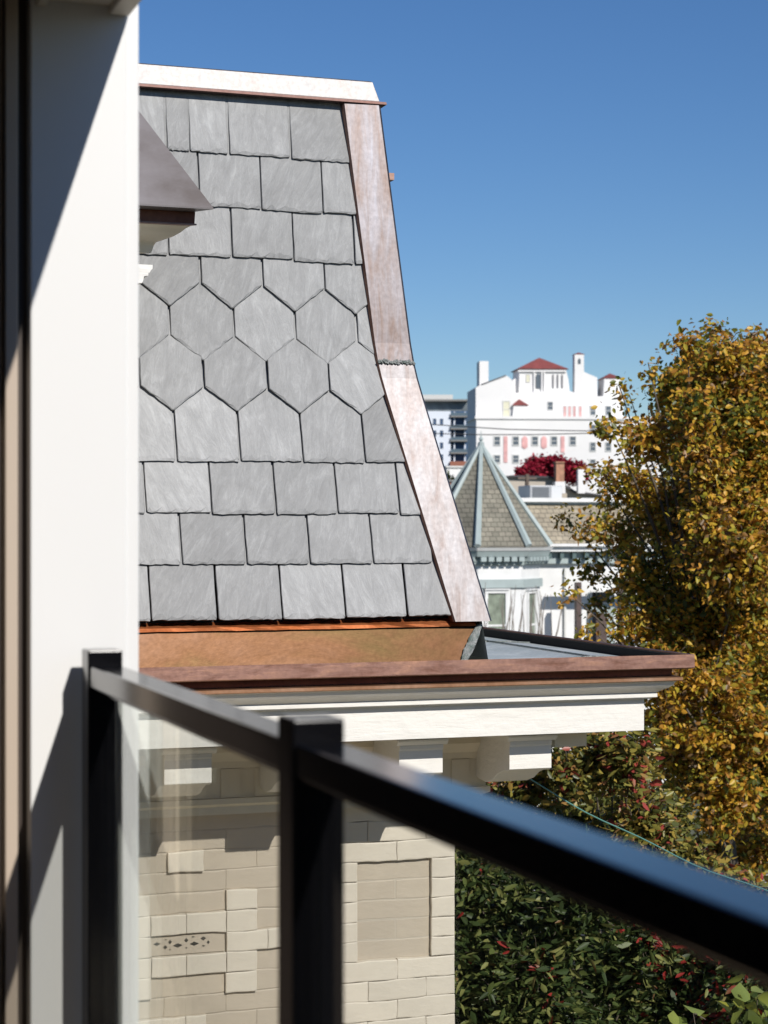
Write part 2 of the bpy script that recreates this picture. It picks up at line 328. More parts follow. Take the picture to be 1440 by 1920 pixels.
# slates -----------------------------------------------------------
rows = []   # (z_bottom, z_shoulder or None, parity)
def zr(px, py): return zsolve(px, py)
P = 0.2575; XA = 1.790
rdef = [(480,297.5,None,1),(482,397,None,0),(480,489,None,1),(433,583,537,0),(494,683,637,1),(443,776,731,0),(500,870,None,1),(500,967.5,None,0),(500,1062,None,1),(520,1164,None,0)]
rows = [(zr(a,b), None if c is None else zr(a,c), p) for a,b,c,p in rdef]
def slate_field(side):
    mb = MB()
    def put(outline, zt, zb, t):
        # plane of this slate from (zt) to (zb); u = X along facade, v = down distance
        A = Vector((0, Yf(zt), zt)); B = Vector((0, Yf(zb), zb)); V = (B-A); Lg = V.length; V.normalize(); U = Vector((1,0,0))
        Nn = U.cross(V).normalized()
        if Nn.y > 0: Nn = -Nn
        lift = 0.027
        Vt = (V*Lg + Nn*lift).normalized(); N2 = U.cross(Vt).normalized()
        if N2.y > 0: N2 = -N2
        pts = []
        for (u, z, ins) in outline:
            v = (zt - z)/(zt - zb)*Lg
            lim = Xc(z) - 0.10
            pts.append((min(u, lim), v, ins if u < lim else 0.0006))
        org = A + Nn*0.001
        i0 = len(mb.v)
        mb.plate(pts, org, U, Vt, N2, t, drop=0.0032, jit=0.8, sidem=1)
        if side == 1:      # mirror the front face onto the right-hand face
            for i in range(i0, len(mb.v)):
                x, y, z = mb.v[i]; mb.v[i] = (XB - (y - YB), YB + (XB - x), z)
    zprev = ZT + 0.02
    for ri, (zb, zs, par) in enumerate(rows):
        up = rows[ri-1] if ri else None
        ztop = (rows[ri-2][0] if ri > 1 else ZT) if ri > 0 else ZT
        ztop = min(ztop, ZT) + 0.0
        if ri > 1: ztop = rows[ri-2][0] + .012
        if ri == 0: ztop = ZT
        k0 = -22
        for k in range(k0, 7):
            x0 = XA + P*(k + 0.5*par); x1 = x0 + P
            if x0 > 2.95: continue
            g = 0.0028 + rnd.random()*0.0012
            a, b = x0+g+rnd.uniform(-.002,.003), x1-g+rnd.uniform(-.003,.002)
            dz = rnd.uniform(-0.004, 0.004); t = rnd.uniform(0.0105, 0.0125)
            segs = [(a, b)]
            if side == 0 and ri == 0 and k == round((1.79-XA)/P - 0.5*par) - 0: pass
            if side == 0 and ri == 0 and a < 1.76 < b: segs = [(a, 1.757), (1.760, b)]
            for (a, b) in segs:
                out = []
                zt = ztop - 0.001
                j = lambda s=.0013: rnd.uniform(-s, s)
                ns = 7
                zlow = zb + dz
                zside = (zs if zs else zlow + 0.004) + (dz if zs else 0)
                # right side going down
                for q in range(ns): out.append((b + j(.0008), zt + (zside - zt)*q/ns, 0.002))
                if zs is None:
                    out.append((b, zlow + 0.006, 0.003))
                    nb = 13; tilt = rnd.uniform(-.0035, .0035)
                    for q in range(nb+1):
                        f = q/nb; out.append((b + (a-b)*f + (j(.002) if 0 < q < nb else 0) + (-.003 if q == 0 else .003 if q == nb else 0), zlow + tilt*(f-.5) + j(.0022), rnd.choice((.003,.006,.010,.015,.022))))
                    out.append((a, zlow + 0.006, 0.003))
                else:
                    c = (a+b)/2 + j(.004); nb = 7
                    out.append((b, zside, 0.003))
                    for q in range(1, nb): f = q/nb; out.append((b + (c-b)*f + j(.0015), zside + (zlow-zside)*f + j(.0015), rnd.choice((.003,.006,.01))))
                    out.append((c + .004, zlow + .001, .004)); out.append((c - .004, zlow + .001, .004))
                    for q in range(1, nb): f = q/nb; out.append((c + (a-c)*f + j(.0015), zlow + (zside-zlow)*f + j(.0015), rnd.choice((.003,.006,.01))))
                    out.append((a, zside, 0.003))
                for q in range(ns, -1, -1): out.append((a + j(.0008), zt + (zside - zt)*q/(ns+1), 0.002))
                put(out, zt, zb, t)
    return mb
hb(slate_field(0), 'slate_tiles', [M['slate'], M['slate_edge']])
hb(slate_field(1), 'slate_tiles', [M['slate'], M['slate_edge']])
# roof shell behind the slates
m = MB()
prof = [(-sh(ZB + (ZT-ZB)*i/16), ZB + (ZT-ZB)*i/16) for i in range(17)]
YE = 14.0
def sweep(mb, pts, closed=True, x0=-4.0, y1=YE, m_=None):
    """profile (offset outwards, z) swept along the front eaves and round the right-hand corner"""
    n = len(pts)
    ring = []
    for (o, z) in pts: ring += [(x0, YB-o, z), (XB+o, YB-o, z), (XB+o, y1, z)]
    fs = []
    rg = n if closed else n-1
    for i in range(rg):
        j = (i+1) % n
        for s in range(2): fs.append((3*i+s, 3*i+s+1, 3*j+s+1, 3*j+s))
    if closed: fs += [tuple(3*i for i in reversed(range(n))), tuple(3*i+2 for i in range(n))]
    mb.add(ring, fs, m_)
sweep(m, [(o-0.012, z) for o, z in prof] + [(-2.5, ZT), (-2.5, ZB)])
hb(m, 'roof_deck', M['black_void'])

# ridge cap --------------------------------------------------------
m = MB(); st = sh(ZT)
sweep(m, [(-st+0.020, 1.752), (-st+0.040, 1.752), (-st+0.036, 1.758), (-st+0.014, 1.838), (-st+0.006, 1.844), (-st-0.30, 1.850), (-st-0.30, 1.742)], x0=-4, y1=YE)
hb(m, 'ridge_cap', M['ridge'], bevel=0.0015)
m = MB(); sweep(m, [(-st+0.020, 1.7515), (-st+0.058, 1.7505), (-st+0.060, 1.740), (-st+0.052, 1.7355), (-st+0.02, 1.742)], x0=-4, y1=YE)
hb(m, 'ridge_drip', copper_mat('drip_brown', (.06,.035,.03), (.08,.05,.045), (.11,.07,.06), .5, 6))
# hip flashing ------------------------------------------------------
def hip(z0, z1, name, mt, n=14, w0=0.15):
    mb = MB(); th = 0.022
    zs_ = [z0 + (z1-z0)*i/n for i in range(n+1)]
    V_ = []
    for z in zs_:
        x = Xc(z); y = Yf(z); p = 0.044
        V_ += [(x-w0+.02, y+0.01, z), (x-w0+.02, y-p+.004, z), (x-w0+.027, y-p-.004, z), (x+p-.020, y-p-.008, z), (x+p-.010, y-p, z), (x+p-.010, y-.028+w0*.75, z), (x+p-.024, y+w0*.75, z), (x-.03, y+.01, z)]
    k = 8; fs = [(i*k+j, (i+1)*k+j, (i+1)*k+(j+1) % k, i*k+(j+1) % k) for i in range(n) for j in range(k)]
    fs += [tuple(range(k)), tuple(reversed(range(n*k, n*k+k)))]
    mi = [1 if (f % k) in (0, 1) and f < n*k else 0 for f in range(len(fs))]
    b0 = len(mb.v); mb.v += V_; mb.f += fs; mb.m += mi
    return mb
hb(hip(ZB-0.005, ZK+0.02, 'hip', None), 'hip_flashing', [M['hip_low'], M['hip_edge']])
hb(hip(ZK+0.012, 1.745, 'hip', None), 'hip_flashing', [M['hip'], M['hip_edge']])
# soldered joint where the two lengths of hip flashing meet
m = MB()
for i in range(64):
    f = (i % 32)/31; x = Xc(ZK) - .124 + f*.150; y = Yf(ZK) - .054 - .001*rnd.random(); z = ZK + .012 + rnd.uniform(-.008,.005)
    r_ = rnd.uniform(.003,.0065)
    vs = [(x+dx*r_*1.3, y+dy*r_, z+dz*r_*(1+rnd.random()*.8)) for dx,dy,dz in ((1,0,0),(0,0,1),(-1,0,0),(0,0,-1),(0,-.45,0),(0,1,0))]
    m.add(vs, [(0,1,4),(1,2,4),(2,3,4),(3,0,4),(1,0,5),(2,1,5),(3,2,5),(0,3,5)])
hb(m, 'solder_joint', M['solder'], smooth=True)
# small copper stub on the far slope
p = WD(728, 334, 9.6); m = MB(); m.box(p.x-.35, p.x+.014, p.y-.05, p.y+.05, p.z-.017, p.z+.017); m.box(p.x-.36, p.x-.33, p.y-.07, p.y+.07, p.z-.05, p.z+.05)
hb(m, 'snow_rail_end', M['hip_edge'])

# gutter ------------------------------------------------------------
m = MB()
sweep(m, [(.624,-.489),(.632,-.487),(.633,-.537),(.628,-.541),(.600,-.541),(.600,-.537),(.626,-.537),(.625,-.492)])
hb(m, 'gutter_lip', M['lip'])
m = MB(); sweep(m, [(.6235,-.4945),(.6235,-.5365),(.619,-.5365),(.619,-.4975)]); hb(m, 'lip_shade_strip', M['black_void'])  # black strip painting the shade on the lip's inner face
m = MB(); sweep(m, [(.565,-.541),(.605,-.541),(.605,-.543),(.570,-.536),(.568,-.571),(.560,-.571),(.560,-.536)])
hb(m, 'gutter_trough', M['dark_copper'])
m = MB(); sweep(m, [(.560,-.571),(.592,-.573),(.600,-.576),(.600,-.587),(.596,-.590),(.592,-.583),(.560,-.583)])
hb(m, 'drip_edge', M['bright'])
# apron (front only) with ragged top tucked beneath the slates, trough floor
m = MB(); n = 60; V_ = []; xs = [-4 + (XB+.00+4)*i/n for i in range(n+1)]
for x in xs: V_ += [(x, YB+.02, ZB+.01), (x, YB-.004, ZB-.020), (min(x, XB-.085), YB-.045, -.535), (x, YB-.60, -.537)]
m.add(V_, [(4*i+j, 4*i+j+1, 4*i+5+j, 4*i+4+j) for i in range(n) for j in range(3)])
# overlapping upper flashing strip, irregular lower edge
V_ = []; n2 = 90; xs = [-4 + (XB-.02+4)*i/n2 for i in range(n2+1)]; lev = -.395
for i, x in enumerate(xs):
    if i % 7 == 0: lev = rnd.uniform(-.402,-.394)
    if x > XB-.12: lev = -.398
    V_ += [(x, YB+.012, ZB+.006), (x, YB-.008, ZB-.014), (x, YB-.018+rnd.uniform(-.001,.001), lev+rnd.uniform(-.001,.001))]
apr = hb(m, 'gutter_apron', M['apron'])
m = MB(); m.add(V_, [(3*i+j, 3*i+j+1, 3*i+4+j, 3*i+3+j) for i in range(n2) for j in range(2)])
hb(m, 'eaves_flashing', M['glow'])
# corner seam: lumpy grey-green solder running down the end of the apron
m = MB(); V_ = []; n = 16
for i in range(n+1):
    f = i/n; x = XB-.004 - f*.088; z = ZB-.02 - f*.15; y = YB-.014 - f*.045
    w_ = .012 + .010*math.sin(3*f) + rnd.uniform(-.0015,.002)
    V_ += [(x-w_+rnd.uniform(-.002,.002), y, z), (x-w_*.3, y-.010-rnd.uniform(0,.006), z+rnd.uniform(-.003,.003)), (x+w_*.8, y-.004-rnd.uniform(0,.004), z), (x+w_+.01, y+.03, z)]
m.add(V_, [(4*i+j, 4*i+j+1, 4*i+5+j, 4*i+4+j) for i in range(n) for j in range(3)])
hb(m, 'solder_seam', M['solder'], smooth=True)
# metal pans of the side gutter
m = MB()
zc = -.520
m.add([(XB+.62,YB-.30,zc-.012),(XB+.62,YE,zc-.012),(XB+.40,YE,zc+.000),(XB+.40,YB-.22,zc+.0)], [(0,1,2,3)])
m.add([(XB+.40,YB-.22,zc),(XB+.40,YE,zc),(XB+.27,YE,-.536),(XB+.27,YB-.12,-.536)], [(0,1,2,3)])
m.add([(XB+.27,YB-.12,-.536),(XB+.27,YE,-.536),(XB+.03,YE,-.50),(XB+.03,YB-.02,-.53)], [(0,1,2,3)])
m.add([(XB+.62,YB-.30,zc-.012),(XB+.40,YB-.22,zc),(XB+.27,YB-.12,-.536),(XB+.03,YB-.02,-.53),(XB-.0,YB-.10,-.538),(XB-.0,YB-.55,-.538),(XB+.61,YB-.6,-.538)], [(0,1,2,3,4,5,6)])
m.add([(XB+.03,YB-.02,-.53),(XB+.03,YE,-.50),(XB+.01,YE,ZB),(XB+.01,YB,ZB)], [(0,1,2,3)])
hb(m, 'gutter_pan', M['pan'])
m = MB()   # raised soldered seams across the pans
m.tube([(XB+.40,YB-.21,zc+.004),(XB+.40,YB+1.5,zc+.004),(XB+.40,YE,zc+.004)], .0035, n=5)
m.tube([(XB+.615,YB-.28,zc-.006),(XB+.40,YB-.21,zc+.004),(XB+.27,YB-.12,-.533)], .004, n=5)
for yy in (YB+.9, YB+2.6): m.tube([(XB+.61,yy,zc-.008),(XB+.40,yy,zc+.003),(XB+.28,yy,-.533)], .003, n=5)
hb(m, 'pan_seam', M['solder'])

# cornice ------------------------------------------------------------
m = MB()
cy = [(.585,-.588),(.578,-.596),(.572,-.608),(.560,-.618),(.545,-.626),(.532,-.634),(.524,-.640)]
sweep(m, [(.40,-.584)] + cy + [(.528,-.641),(.528,-.656),(.512,-.659),(.512,-.663),(.40,-.663)])
hb(m, 'crown_moulding', M['white_wood'], bevel=.0012)
m = MB(); sweep(m, [(.38,-.664),(.490,-.664),(.490,-.787),(.38,-.787)]); hb(m, 'fascia_board', M['white_wood'], bevel=.0015)
m = MB(); sweep(m, [(-.1,-.776),(.378,-.776),(.378,-.800),(-.1,-.800)]); hb(m, 'soffit', M['frieze'])
m = MB(); sweep(m, [(-.10,-.80),(.075,-.80),(.072,-.86),(.035,-.90),(.030,-.925),(-.10,-.925)]); hb(m, 'bed_moulding', M['frieze'])
m = MB(); sweep(m, [(-.12,-.925),(.020,-.925),(.020,-1.04),(-.12,-1.04)])
sweep(m, [(-.12,-1.041),(.034,-1.041),(.034,-1.062),(.012,-1.075),(.012,-1.105),(-.12,-1.105)]); hb(m, 'frieze_board', M['frieze'])
# dentil blocks on the frieze, part of its pattern
for i in range(22):
    x = XB-.055 - i*.135; m = MB(); m.box(x-.075, x, YB-.028, YB-.016, -1.038, -.928); hb(m, 'dentil', M['frieze'])
for i in range(8):
    y = YB+.05 + i*.135; m = MB(); m.box(XB+.016, XB+.028, y, y+.075, -1.038, -.928); hb(m, 'dentil', M['frieze'])
def bracket(xc, axis=0):
    w2 = .088; pr = []
    # side profile (o = outwards, z): moulded cap then an S-shaped scroll back to the frieze
    prof_ = [(.0,-.824),(.376,-.824),(.374,-.838),(.368,-.845),(.368,-.932),(.352,-.940),(.31,-.943),(.25,-.962),(.20,-.990),(.13,-1.010),(.05,-1.006),(.022,-1.0),(.0,-1.0)]
    m = MB()
    m.prismx([(YB-o, z) for o, z in prof_], xc-w2, xc+w2)
    m.prismx([(YB-o, z) for o, z in [(.0,-.801),(.398,-.801),(.396,-.809),(.388,-.816),(.380,-.8235),(.0,-.8235)]], xc-w2-.014, xc+w2+.014)
    if axis:
        for i, (x, y, z) in enumerate(m.v): m.v[i] = (XB-(y-YB), YB+(XB-x), z)
    return m
xr = []
xm = (WY(747,1415,YB-.37).x + WY(832,1415,YB-.37).x)/2
xm2 = (WY(953,1415,YB-.37).x + WY(1037,1415,YB-.37).x)/2
stp = xm2-xm
for k in range(-10, 2): hb(bracket(xm + k*stp), 'bracket', M['white_wood'] if k >= -9 else M['white_wood'], bevel=.0015)
for k in range(3): hb(bracket(XB - .16 - .43*k - .15, 1), 'bracket', M['white_wood'])
m = MB(); xa = WY(1040,1390,YB-.30).x; xb = WY(1100,1390,YB-.30).x; m.box(xa, xb, YB-.30, YB-.12, -.862, -.801); m.box(xa, xb+.006, YB-.306, YB-.12, -.801, -.789)
hb(m, 'corner_block', M['frieze'])
# low slab added out of view to bounce sunlight up under the eaves
m = MB(); m.box(-5, 3.3, 4.3, 7.28, -3.2, -3.05); hb(m, 'bounce_slab', mat('bounce_slab_surface', (0.46,0.40,0.30), .8, var=.06, vscale=2))
# brick wall -----------------------------------------------------------
YW = 7.285; CO = .0795
def brick(mb, x0, x1, z0, z1, y, t, mi, side=0):
    g = .0010; j = lambda s=.0022: rnd.uniform(-s, s)
    nb = max(2, int((x1-x0)/.04)); out = []
    for q in range(nb+1): out.append((x0+g+(x1-x0-2*g)*q/nb, z0+g+j(.002), .003+abs(j(.002))))
    out.append((x1-g+j(), (z0+z1)/2+j(), .004))
    for q in range(nb+1): out.append((x1-g-(x1-x0-2*g)*q/nb, z1-g+j(.002), .004+abs(j(.002))))
    out.append((x0+g+j(), (z0+z1)/2+j(), .004))
    out = [(u + .0025*noise.noise(Vector((u*3, v*14, 7))), v + .0055*noise.noise(Vector((u*5.5, round(v/CO)*3.1, 1))), k_) for u, v, k_ in out]
    mb.plate(out, Vector((0, y, 0)), Vector((1,0,0)), Vector((0,0,1)), Vector((0,-1,0)), t, drop=.0014, m=mi)
ztop_w = -1.105
rowz = [ztop_w]
z = -(1597-988)/3607*7.43
z00 = z
while z00 < ztop_w-.001: z00 += CO
m = MB(); XWc = WY(850, 1700, YW).x
def zlist():
    zz = z00 - CO; zs_ = [ztop_w]
    while zz > GZ:
        zs_.append(zz); zz -= CO
    return zs_
ZS = zlist()
def X_at(px, z_): return WY(px, 1700, YW).x
ref = min(range(len(ZS)), key=lambda i: abs(ZS[i] - z))     # course whose top is at the reference line
raised = { 0:[(313,381)], 2:[(200,279),(423,481)], 3:[(200,281),(281,348),(348,423),(423,481)], 4:[(200,282),(423,500),(500,560)],
           5:[(200,282),(282,348),(348,423),(423,480)], 6:[(200,282),(421,480)], 8:[(200,347),(347,386)], 10:[(300,381)] }
skip = {4:[(282,421)]}
for i in range(len(ZS)-1):
    zt, zb_ = ZS[i], ZS[i+1]; c = i - ref
    if zt < -4.5 and i % 1 == 0: break
    L_ = .247; off = (.5*L_ if i % 2 else 0)
    rs = [(X_at(a,0), X_at(b,0)) for a, b in raised.get(c, [])]
    for a, b in rs: brick(m, a, b, zb_, zt, YW+.004, .022, 0)
    pxs = [(X_at(a,0), X_at(b,0)) for a, b in skip.get(c, [])]
    # recessed panels left and right, raised cream field between
    xl = X_at(523, 0) + .03; pl, pr_ = X_at(668, 0), X_at(806, 0)
    cr = c - 0
    xcur = -1.0 + off
    cuts = sorted(rs + pxs)
    segs = []; cur = -.8
    for a, b in cuts: segs.append((cur, a)); cur = b
    segs.append((cur, xl))
    for a, b in segs:
        if b-a < .01: continue
        xs_ = [a]; q = math.floor(a/L_)*L_ + off
        while q < b-.05:
            if q > a+.05 and rnd.random() < .35: xs_.append(q)
            q += L_
        xs_.append(b)
        for s, e in zip(xs_, xs_[1:]): brick(m, s, e, zb_, zt, YW+.006, .007+rnd.uniform(0,.001), 1)
    inpanel = 1 <= c <= 5 or c > 9
    segs = [(xl, XWc, 0)] if not inpanel else [(xl, pl, 0), (pl, pr_, 1), (pr_, XWc, 0)]
    for a, b, tt in segs:
        xs_ = [a]; q = X_at(742, 0) - 4*L_ + off*(1 if not inpanel else 1)
        while q < b-.07:
            if q > a+.07: xs_.append(q)
            q += L_
        xs_.append(b)
        for s, e in zip(xs_, xs_[1:]): brick(m, s, e, zb_, zt, YW+(.004 if tt == 0 else .006), (.022 if tt == 0 else .004)+rnd.uniform(0,.0012), tt)
hb(m, 'brick_wall', [M['cream'], M['tan']])
m = MB(); m.box(-4, XWc-.006, YW+.006, YE, ZT-3.2, GZ-.3); m.box(-4, XWc-.004, YW+.002, YW+.006, -1.1, -4.6)
hb(m, 'wall', M['joint'])
# pierced air-vent brick (dark lozenges in a flat plate)
gx0, gx1 = X_at(283,0), X_at(420,0); gz1, gz0 = ZS[ref+4]-.003, ZS[ref+5]+.003
m = MB(); m.box(gx0, gx1, YW-.004, YW+.006, gz0, gz1); vent = hb(m, 'vent_grille', M['tan'])
m = MB()
sc = (gx1-gx0)/495.; gh = (gz1-gz0)
def loz(cx, cyy, rx, ry):
    X0 = gx0 + (cx-80)*sc; Z0 = gz1 - (cyy-1325)/135.*gh
    m.add([(X0-rx*sc, YW-.0048, Z0),(X0, YW-.0048, Z0-ry*sc),(X0+rx*sc, YW-.0048, Z0),(X0, YW-.0048, Z0+ry*sc)], [(0,1,2,3)])
for a in [(118,1378,24,12),(174,1405,15,14),(206,1370,13,15),(258,1398,32,15),(316,1366,15,15),(370,1394,32,14),(432,1361,20,14),(465,1390,12,13),(178,1352,9,4),(206,1424,8,5),(316,1420,8,5),(361,1345,14,5),(432,1414,14,6)]: loz(*a)
o = m.build('vent_hole', mat('vent_dark', (0.03,0.027,0.024), 0.9), vent)

# dormer -----------------------------------------------------------
YD = 6.80
def dz(px, py): return WY(px, py, YD)
dr = bpy.data.objects.new('bay_hood', None); COL.objects.link(dr); dr.parent = house; dr.location = Vector((1.0, 7.0, .3)) - HO
DO = Vector((1.0, 7.0, .3))
def db(mb, name, mt, **k):
    o = mb.build(name, mt, dr, **k); o.location = -DO; return o
tip = dz(400, 389.5); top = dz(262, 210); xR = tip.x; xL = -.8; zE = tip.z
def plan(o):            # canted bay: front, right cant going back and left
    k = .55
    return [(xL, YD+o*1.5), (xR-o, YD+o*1.5), (xR-o-k, YD+.75), (xL, YD+.75)]
def loft(levels):
    mb = MB(); vs = []
    for o, z in levels: vs += [(x, y, z) for x, y in plan(o)]
    n = len(levels); fs = [(4*i+j, 4*i+(j+1) % 4, 4*i+4+(j+1) % 4, 4*i+4+j) for i in range(n-1) for j in range(4)]
    fs += [tuple(reversed(range(4))), tuple(range(4*n-4, 4*n))]
    mb.add(vs, fs); return mb
g = dz(375, 414)
# roof: the hip climbs from the tip along the line seen, apex hidden behind the column
sl_ = (top.z-zE)/(xR-top.x); apx = .95
lo, hi = 0.0, 1.0
for _ in range(40):
    t_ = (lo+hi)/2; q_ = Vector((xR+(apx-xR)*t_, YD+.62*t_, 0)); 
    if CX + FPX*q_.dot(CR)/q_.dot(CF) > 262: lo = t_
    else: hi = t_
zR = zE + ((HOR-210)/FPX*q_.dot(CF) - zE)/t_
m = MB(); ay = YD + .62
m.add([(xL,YD,zE),(xR,YD,zE),(xR-.55,YD+.80,zE),(xL,YD+.80,zE),(xL,ay,zR),(apx,ay,zR),(xL,YD,zE-.006),(xR,YD,zE-.006),(xR-.55,YD+.80,zE-.006),(xL,YD+.80,zE-.006)],
      [(0,1,5,4),(1,2,5),(2,3,4,5),(0,6,7,1),(1,7,8,2),(9,8,7,6)])
db(m, 'bay_roof', M['hood'])
db(loft([(xR-g.x+.002, g.z), (xR-g.x, zE-.0065)]), 'bay_gutter', M['dark_copper'])
db(loft([(xR-g.x-.004, g.z-.006), (xR-g.x-.004, g.z-.0005)]), 'drip_edge', M['hip_edge'])
cp = [dz(x, y) for x, y in [(312,456),(316,442),(319,437),(332,434),(344,431),(354,426),(361,420),(370,416)]]
db(loft([(xR-p.x, p.z) for p in cp]), 'bay_cornice', M['frieze'])
cp = [dz(x, y) for x, y in [(264,532),(266,528),(268,519),(276,518),(276,513),(279,512),(280,509),(284,505),(284,498)]]
m = MB(); m.prism([(xL, cp[0].z)] + [(p.x, p.z) for p in cp] + [(xL, cp[-1].z)], YD-.02, YD+.12)
db(m, 'window_casing', M['white_wood'])
m = MB(); xw = dz(250,600).x; m.box(xL, xw-.05, YD+.13, YD+.5, GZ, dz(300,456).z-.002); db(m, 'bay_wall', M['frieze'])

# ------------------------------------------------------------------ balcony we stand on
bal = thing('covered_balcony', 'white column and beige soffit beam of the covered balcony at the left edge', 'balcony', (.5, 2.95, -1.28))
BO = Vector((.5, 2.95, -1.28))
def bb(mb, name, mt, **k):
    o = mb.build(name, mt, bal, **k); o.location = -BO; return o
YP = 2.945
X = lambda px, Y=YP: WY(px, 900, Y).x
XE = X(240); XCR = X(261)
m = MB(); m.box(X(57), XE-.001, YP, YP+.17, -1.28, .93); bb(m, 'column', M['column'], bevel=.003)
m = MB(); m.box(XE-.004, XCR, YP+.0025, YP+.17, -1.28, 1.6); bb(m, 'corner_board', M['column'], bevel=.002)
zb = (HOR-30)/FPX*2.978
m = MB()
m.box(X(64), XE, -3.0, YP-.0, zb+.012, zb+.40)
m.box(XE-.03, XE+.002, -3.0, YP-.001, zb-.001, zb+.40)
m.box(X(66), X(66)+.016, -3.0, YP-.001, zb+.002, zb+.014)
bb(m, 'beam', M['soffit'], bevel=.003)
m = MB(); m.box(-3.2, X(64)-.001, -3.0, YP+.17, zb+.06, zb+.40); bb(m, 'ceiling', M['soffit'])
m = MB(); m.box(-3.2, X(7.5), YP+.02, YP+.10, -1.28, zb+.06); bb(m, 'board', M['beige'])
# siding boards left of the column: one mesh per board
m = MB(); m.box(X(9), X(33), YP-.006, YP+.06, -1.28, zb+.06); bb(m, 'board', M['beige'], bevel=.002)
m = MB(); m.box(-1.6, X(-6), YP-.03, YP+.018, -1.28, zb+.05); bb(m, 'door_frame', M['bronze'])
m = MB(); m.box(X(30), X(60), YP+.035, YP+.10, -1.28, zb+.05); bb(m, 'door_frame', M['bronze'])
m = MB(); m.box(-3.2, .70, -3.0, YP+.2, -1.28-.22, -1.28); bb(m, 'deck', M['deck'])
m = MB(); m.box(-1.75, -1.6, -3.0, YP+.1, -1.28, zb+.06); bb(m, 'unseen_house_wall', M['beige'])  # unseen house wall, put in to block skylight from the left
m = MB(); m.box(-1.75, 6.5, -3.4, -3.2, GZ, .95); bb(m, 'unseen_house_wall', M['bronze'])  # unseen wall behind the camera, extended so the black posts reflect dark

rail = thing('glass_railing', 'black metal balcony railing with clear glass panels, close to the camera', 'railing', (.54, 2.9, -1.28))
RO = Vector((.54, 2.9, -1.28))
def rb(mb, name, mt, **k):
    o = mb.build(name, mt, rail, **k); o.location = -RO; return o
def post(yc):
    m = MB(); m.box(.514, .566, yc-.027, yc+.027, -1.28, -.186); m.box(.508,.572,yc-.033,yc+.033,-.186,-.184)
    m = MB(); m.box(.514, .566, yc-.027, yc+.027, -1.28, -.184); return m
for yc in (2.878, 1.790, .67): rb(post(yc), 'post', M['black'], bevel=.0025)
segs = [(2.850,1.818),(1.762,.698),(.642,-.6)]
for y1_, y0_ in segs:
    m = MB(); m.box(.5165,.5635,y0_,y1_,-.240,-.207); rb(m, 'top_rail', M['black'], bevel=.003)
    m = MB(); m.box(.5320,.5480,y0_,y1_,-.248,-.2405); rb(m, 'glass_channel', M['black'])
    m = MB(); m.box(.520,.560,y0_,y1_,-1.20,-1.16); rb(m, 'bottom_rail', M['black'])
    m = MB(); m.box(.5350,.5450,y0_+.006,y1_-.006,-1.158,-.2425); rb(m, 'glass_panel', M['glass'])

# ------------------------------------------------------------------ vegetation
def leaves(name, mt, pos, parent, size, droop=0.5, sizej=0.3, aspect=0.62, fold=0.28, seed=1):
    """pos: (n,3) leaf base positions; builds n folded ovate leaves as one foliage mesh"""
    rg = np.random.default_rng(seed); n = len(pos); pos = np.asarray(pos)
    d = rg.normal(size=(n,3)); d[:,2] = d[:,2]*0.6 - droop; d /= np.linalg.norm(d, axis=1)[:,None]
    r = rg.normal(size=(n,3)); s = np.cross(d, r); s /= np.linalg.norm(s, axis=1)[:,None]; nn = np.cross(d, s)
    L_ = size*(1 + sizej*rg.uniform(-1.3,1.3,n))[:,None]; W_ = L_*aspect/2; Fo = W_*fold*2*rg.uniform(.3,1.3,(n,1))
    curl = rg.uniform(-.12,.12,(n,1))*L_
    b = pos; q = [b, b+d*L_*.30+s*W_*.9+nn*Fo*.9, b+d*L_*.68+s*W_*.72+nn*(Fo*.6+curl*.5), b+d*L_+nn*curl,
                  b+d*L_*.68-s*W_*.72+nn*(Fo*.6+curl*.5), b+d*L_*.30-s*W_*.9+nn*Fo*.9]
    v = np.stack(q, axis=1).reshape(-1,3).astype(np.float32)
    base = np.arange(n)[:,None]*6; f = np.concatenate([base+np.array([[0,1,2,3]]), base+np.array([[0,3,4,5]])], axis=1).reshape(-1,4).astype(np.int32)
    me = bpy.data.meshes.new(name); me.vertices.add(len(v)); me.vertices.foreach_set('co', v.ravel())
    me.loops.add(f.size); me.loops.foreach_set('vertex_index', f.ravel()); me.polygons.add(len(f))
    me.polygons.foreach_set('loop_start', np.arange(len(f), dtype=np.int32)*4)
    me.materials.append(mt); me.update(calc_edges=True); me.validate()
    o = bpy.data.objects.new(name, me); COL.objects.link(o); o.parent = parent
    o.location = -parent.location; return o
def ellip(rg, c, r, n, shell=0.45):
    d = rg.normal(size=(n,3)); d /= np.linalg.norm(d, axis=1)[:,None]
    k = shell + (1-shell)*rg.random(n)**0.7
    return np.array(c) + d*k[:,None]*np.array(r)
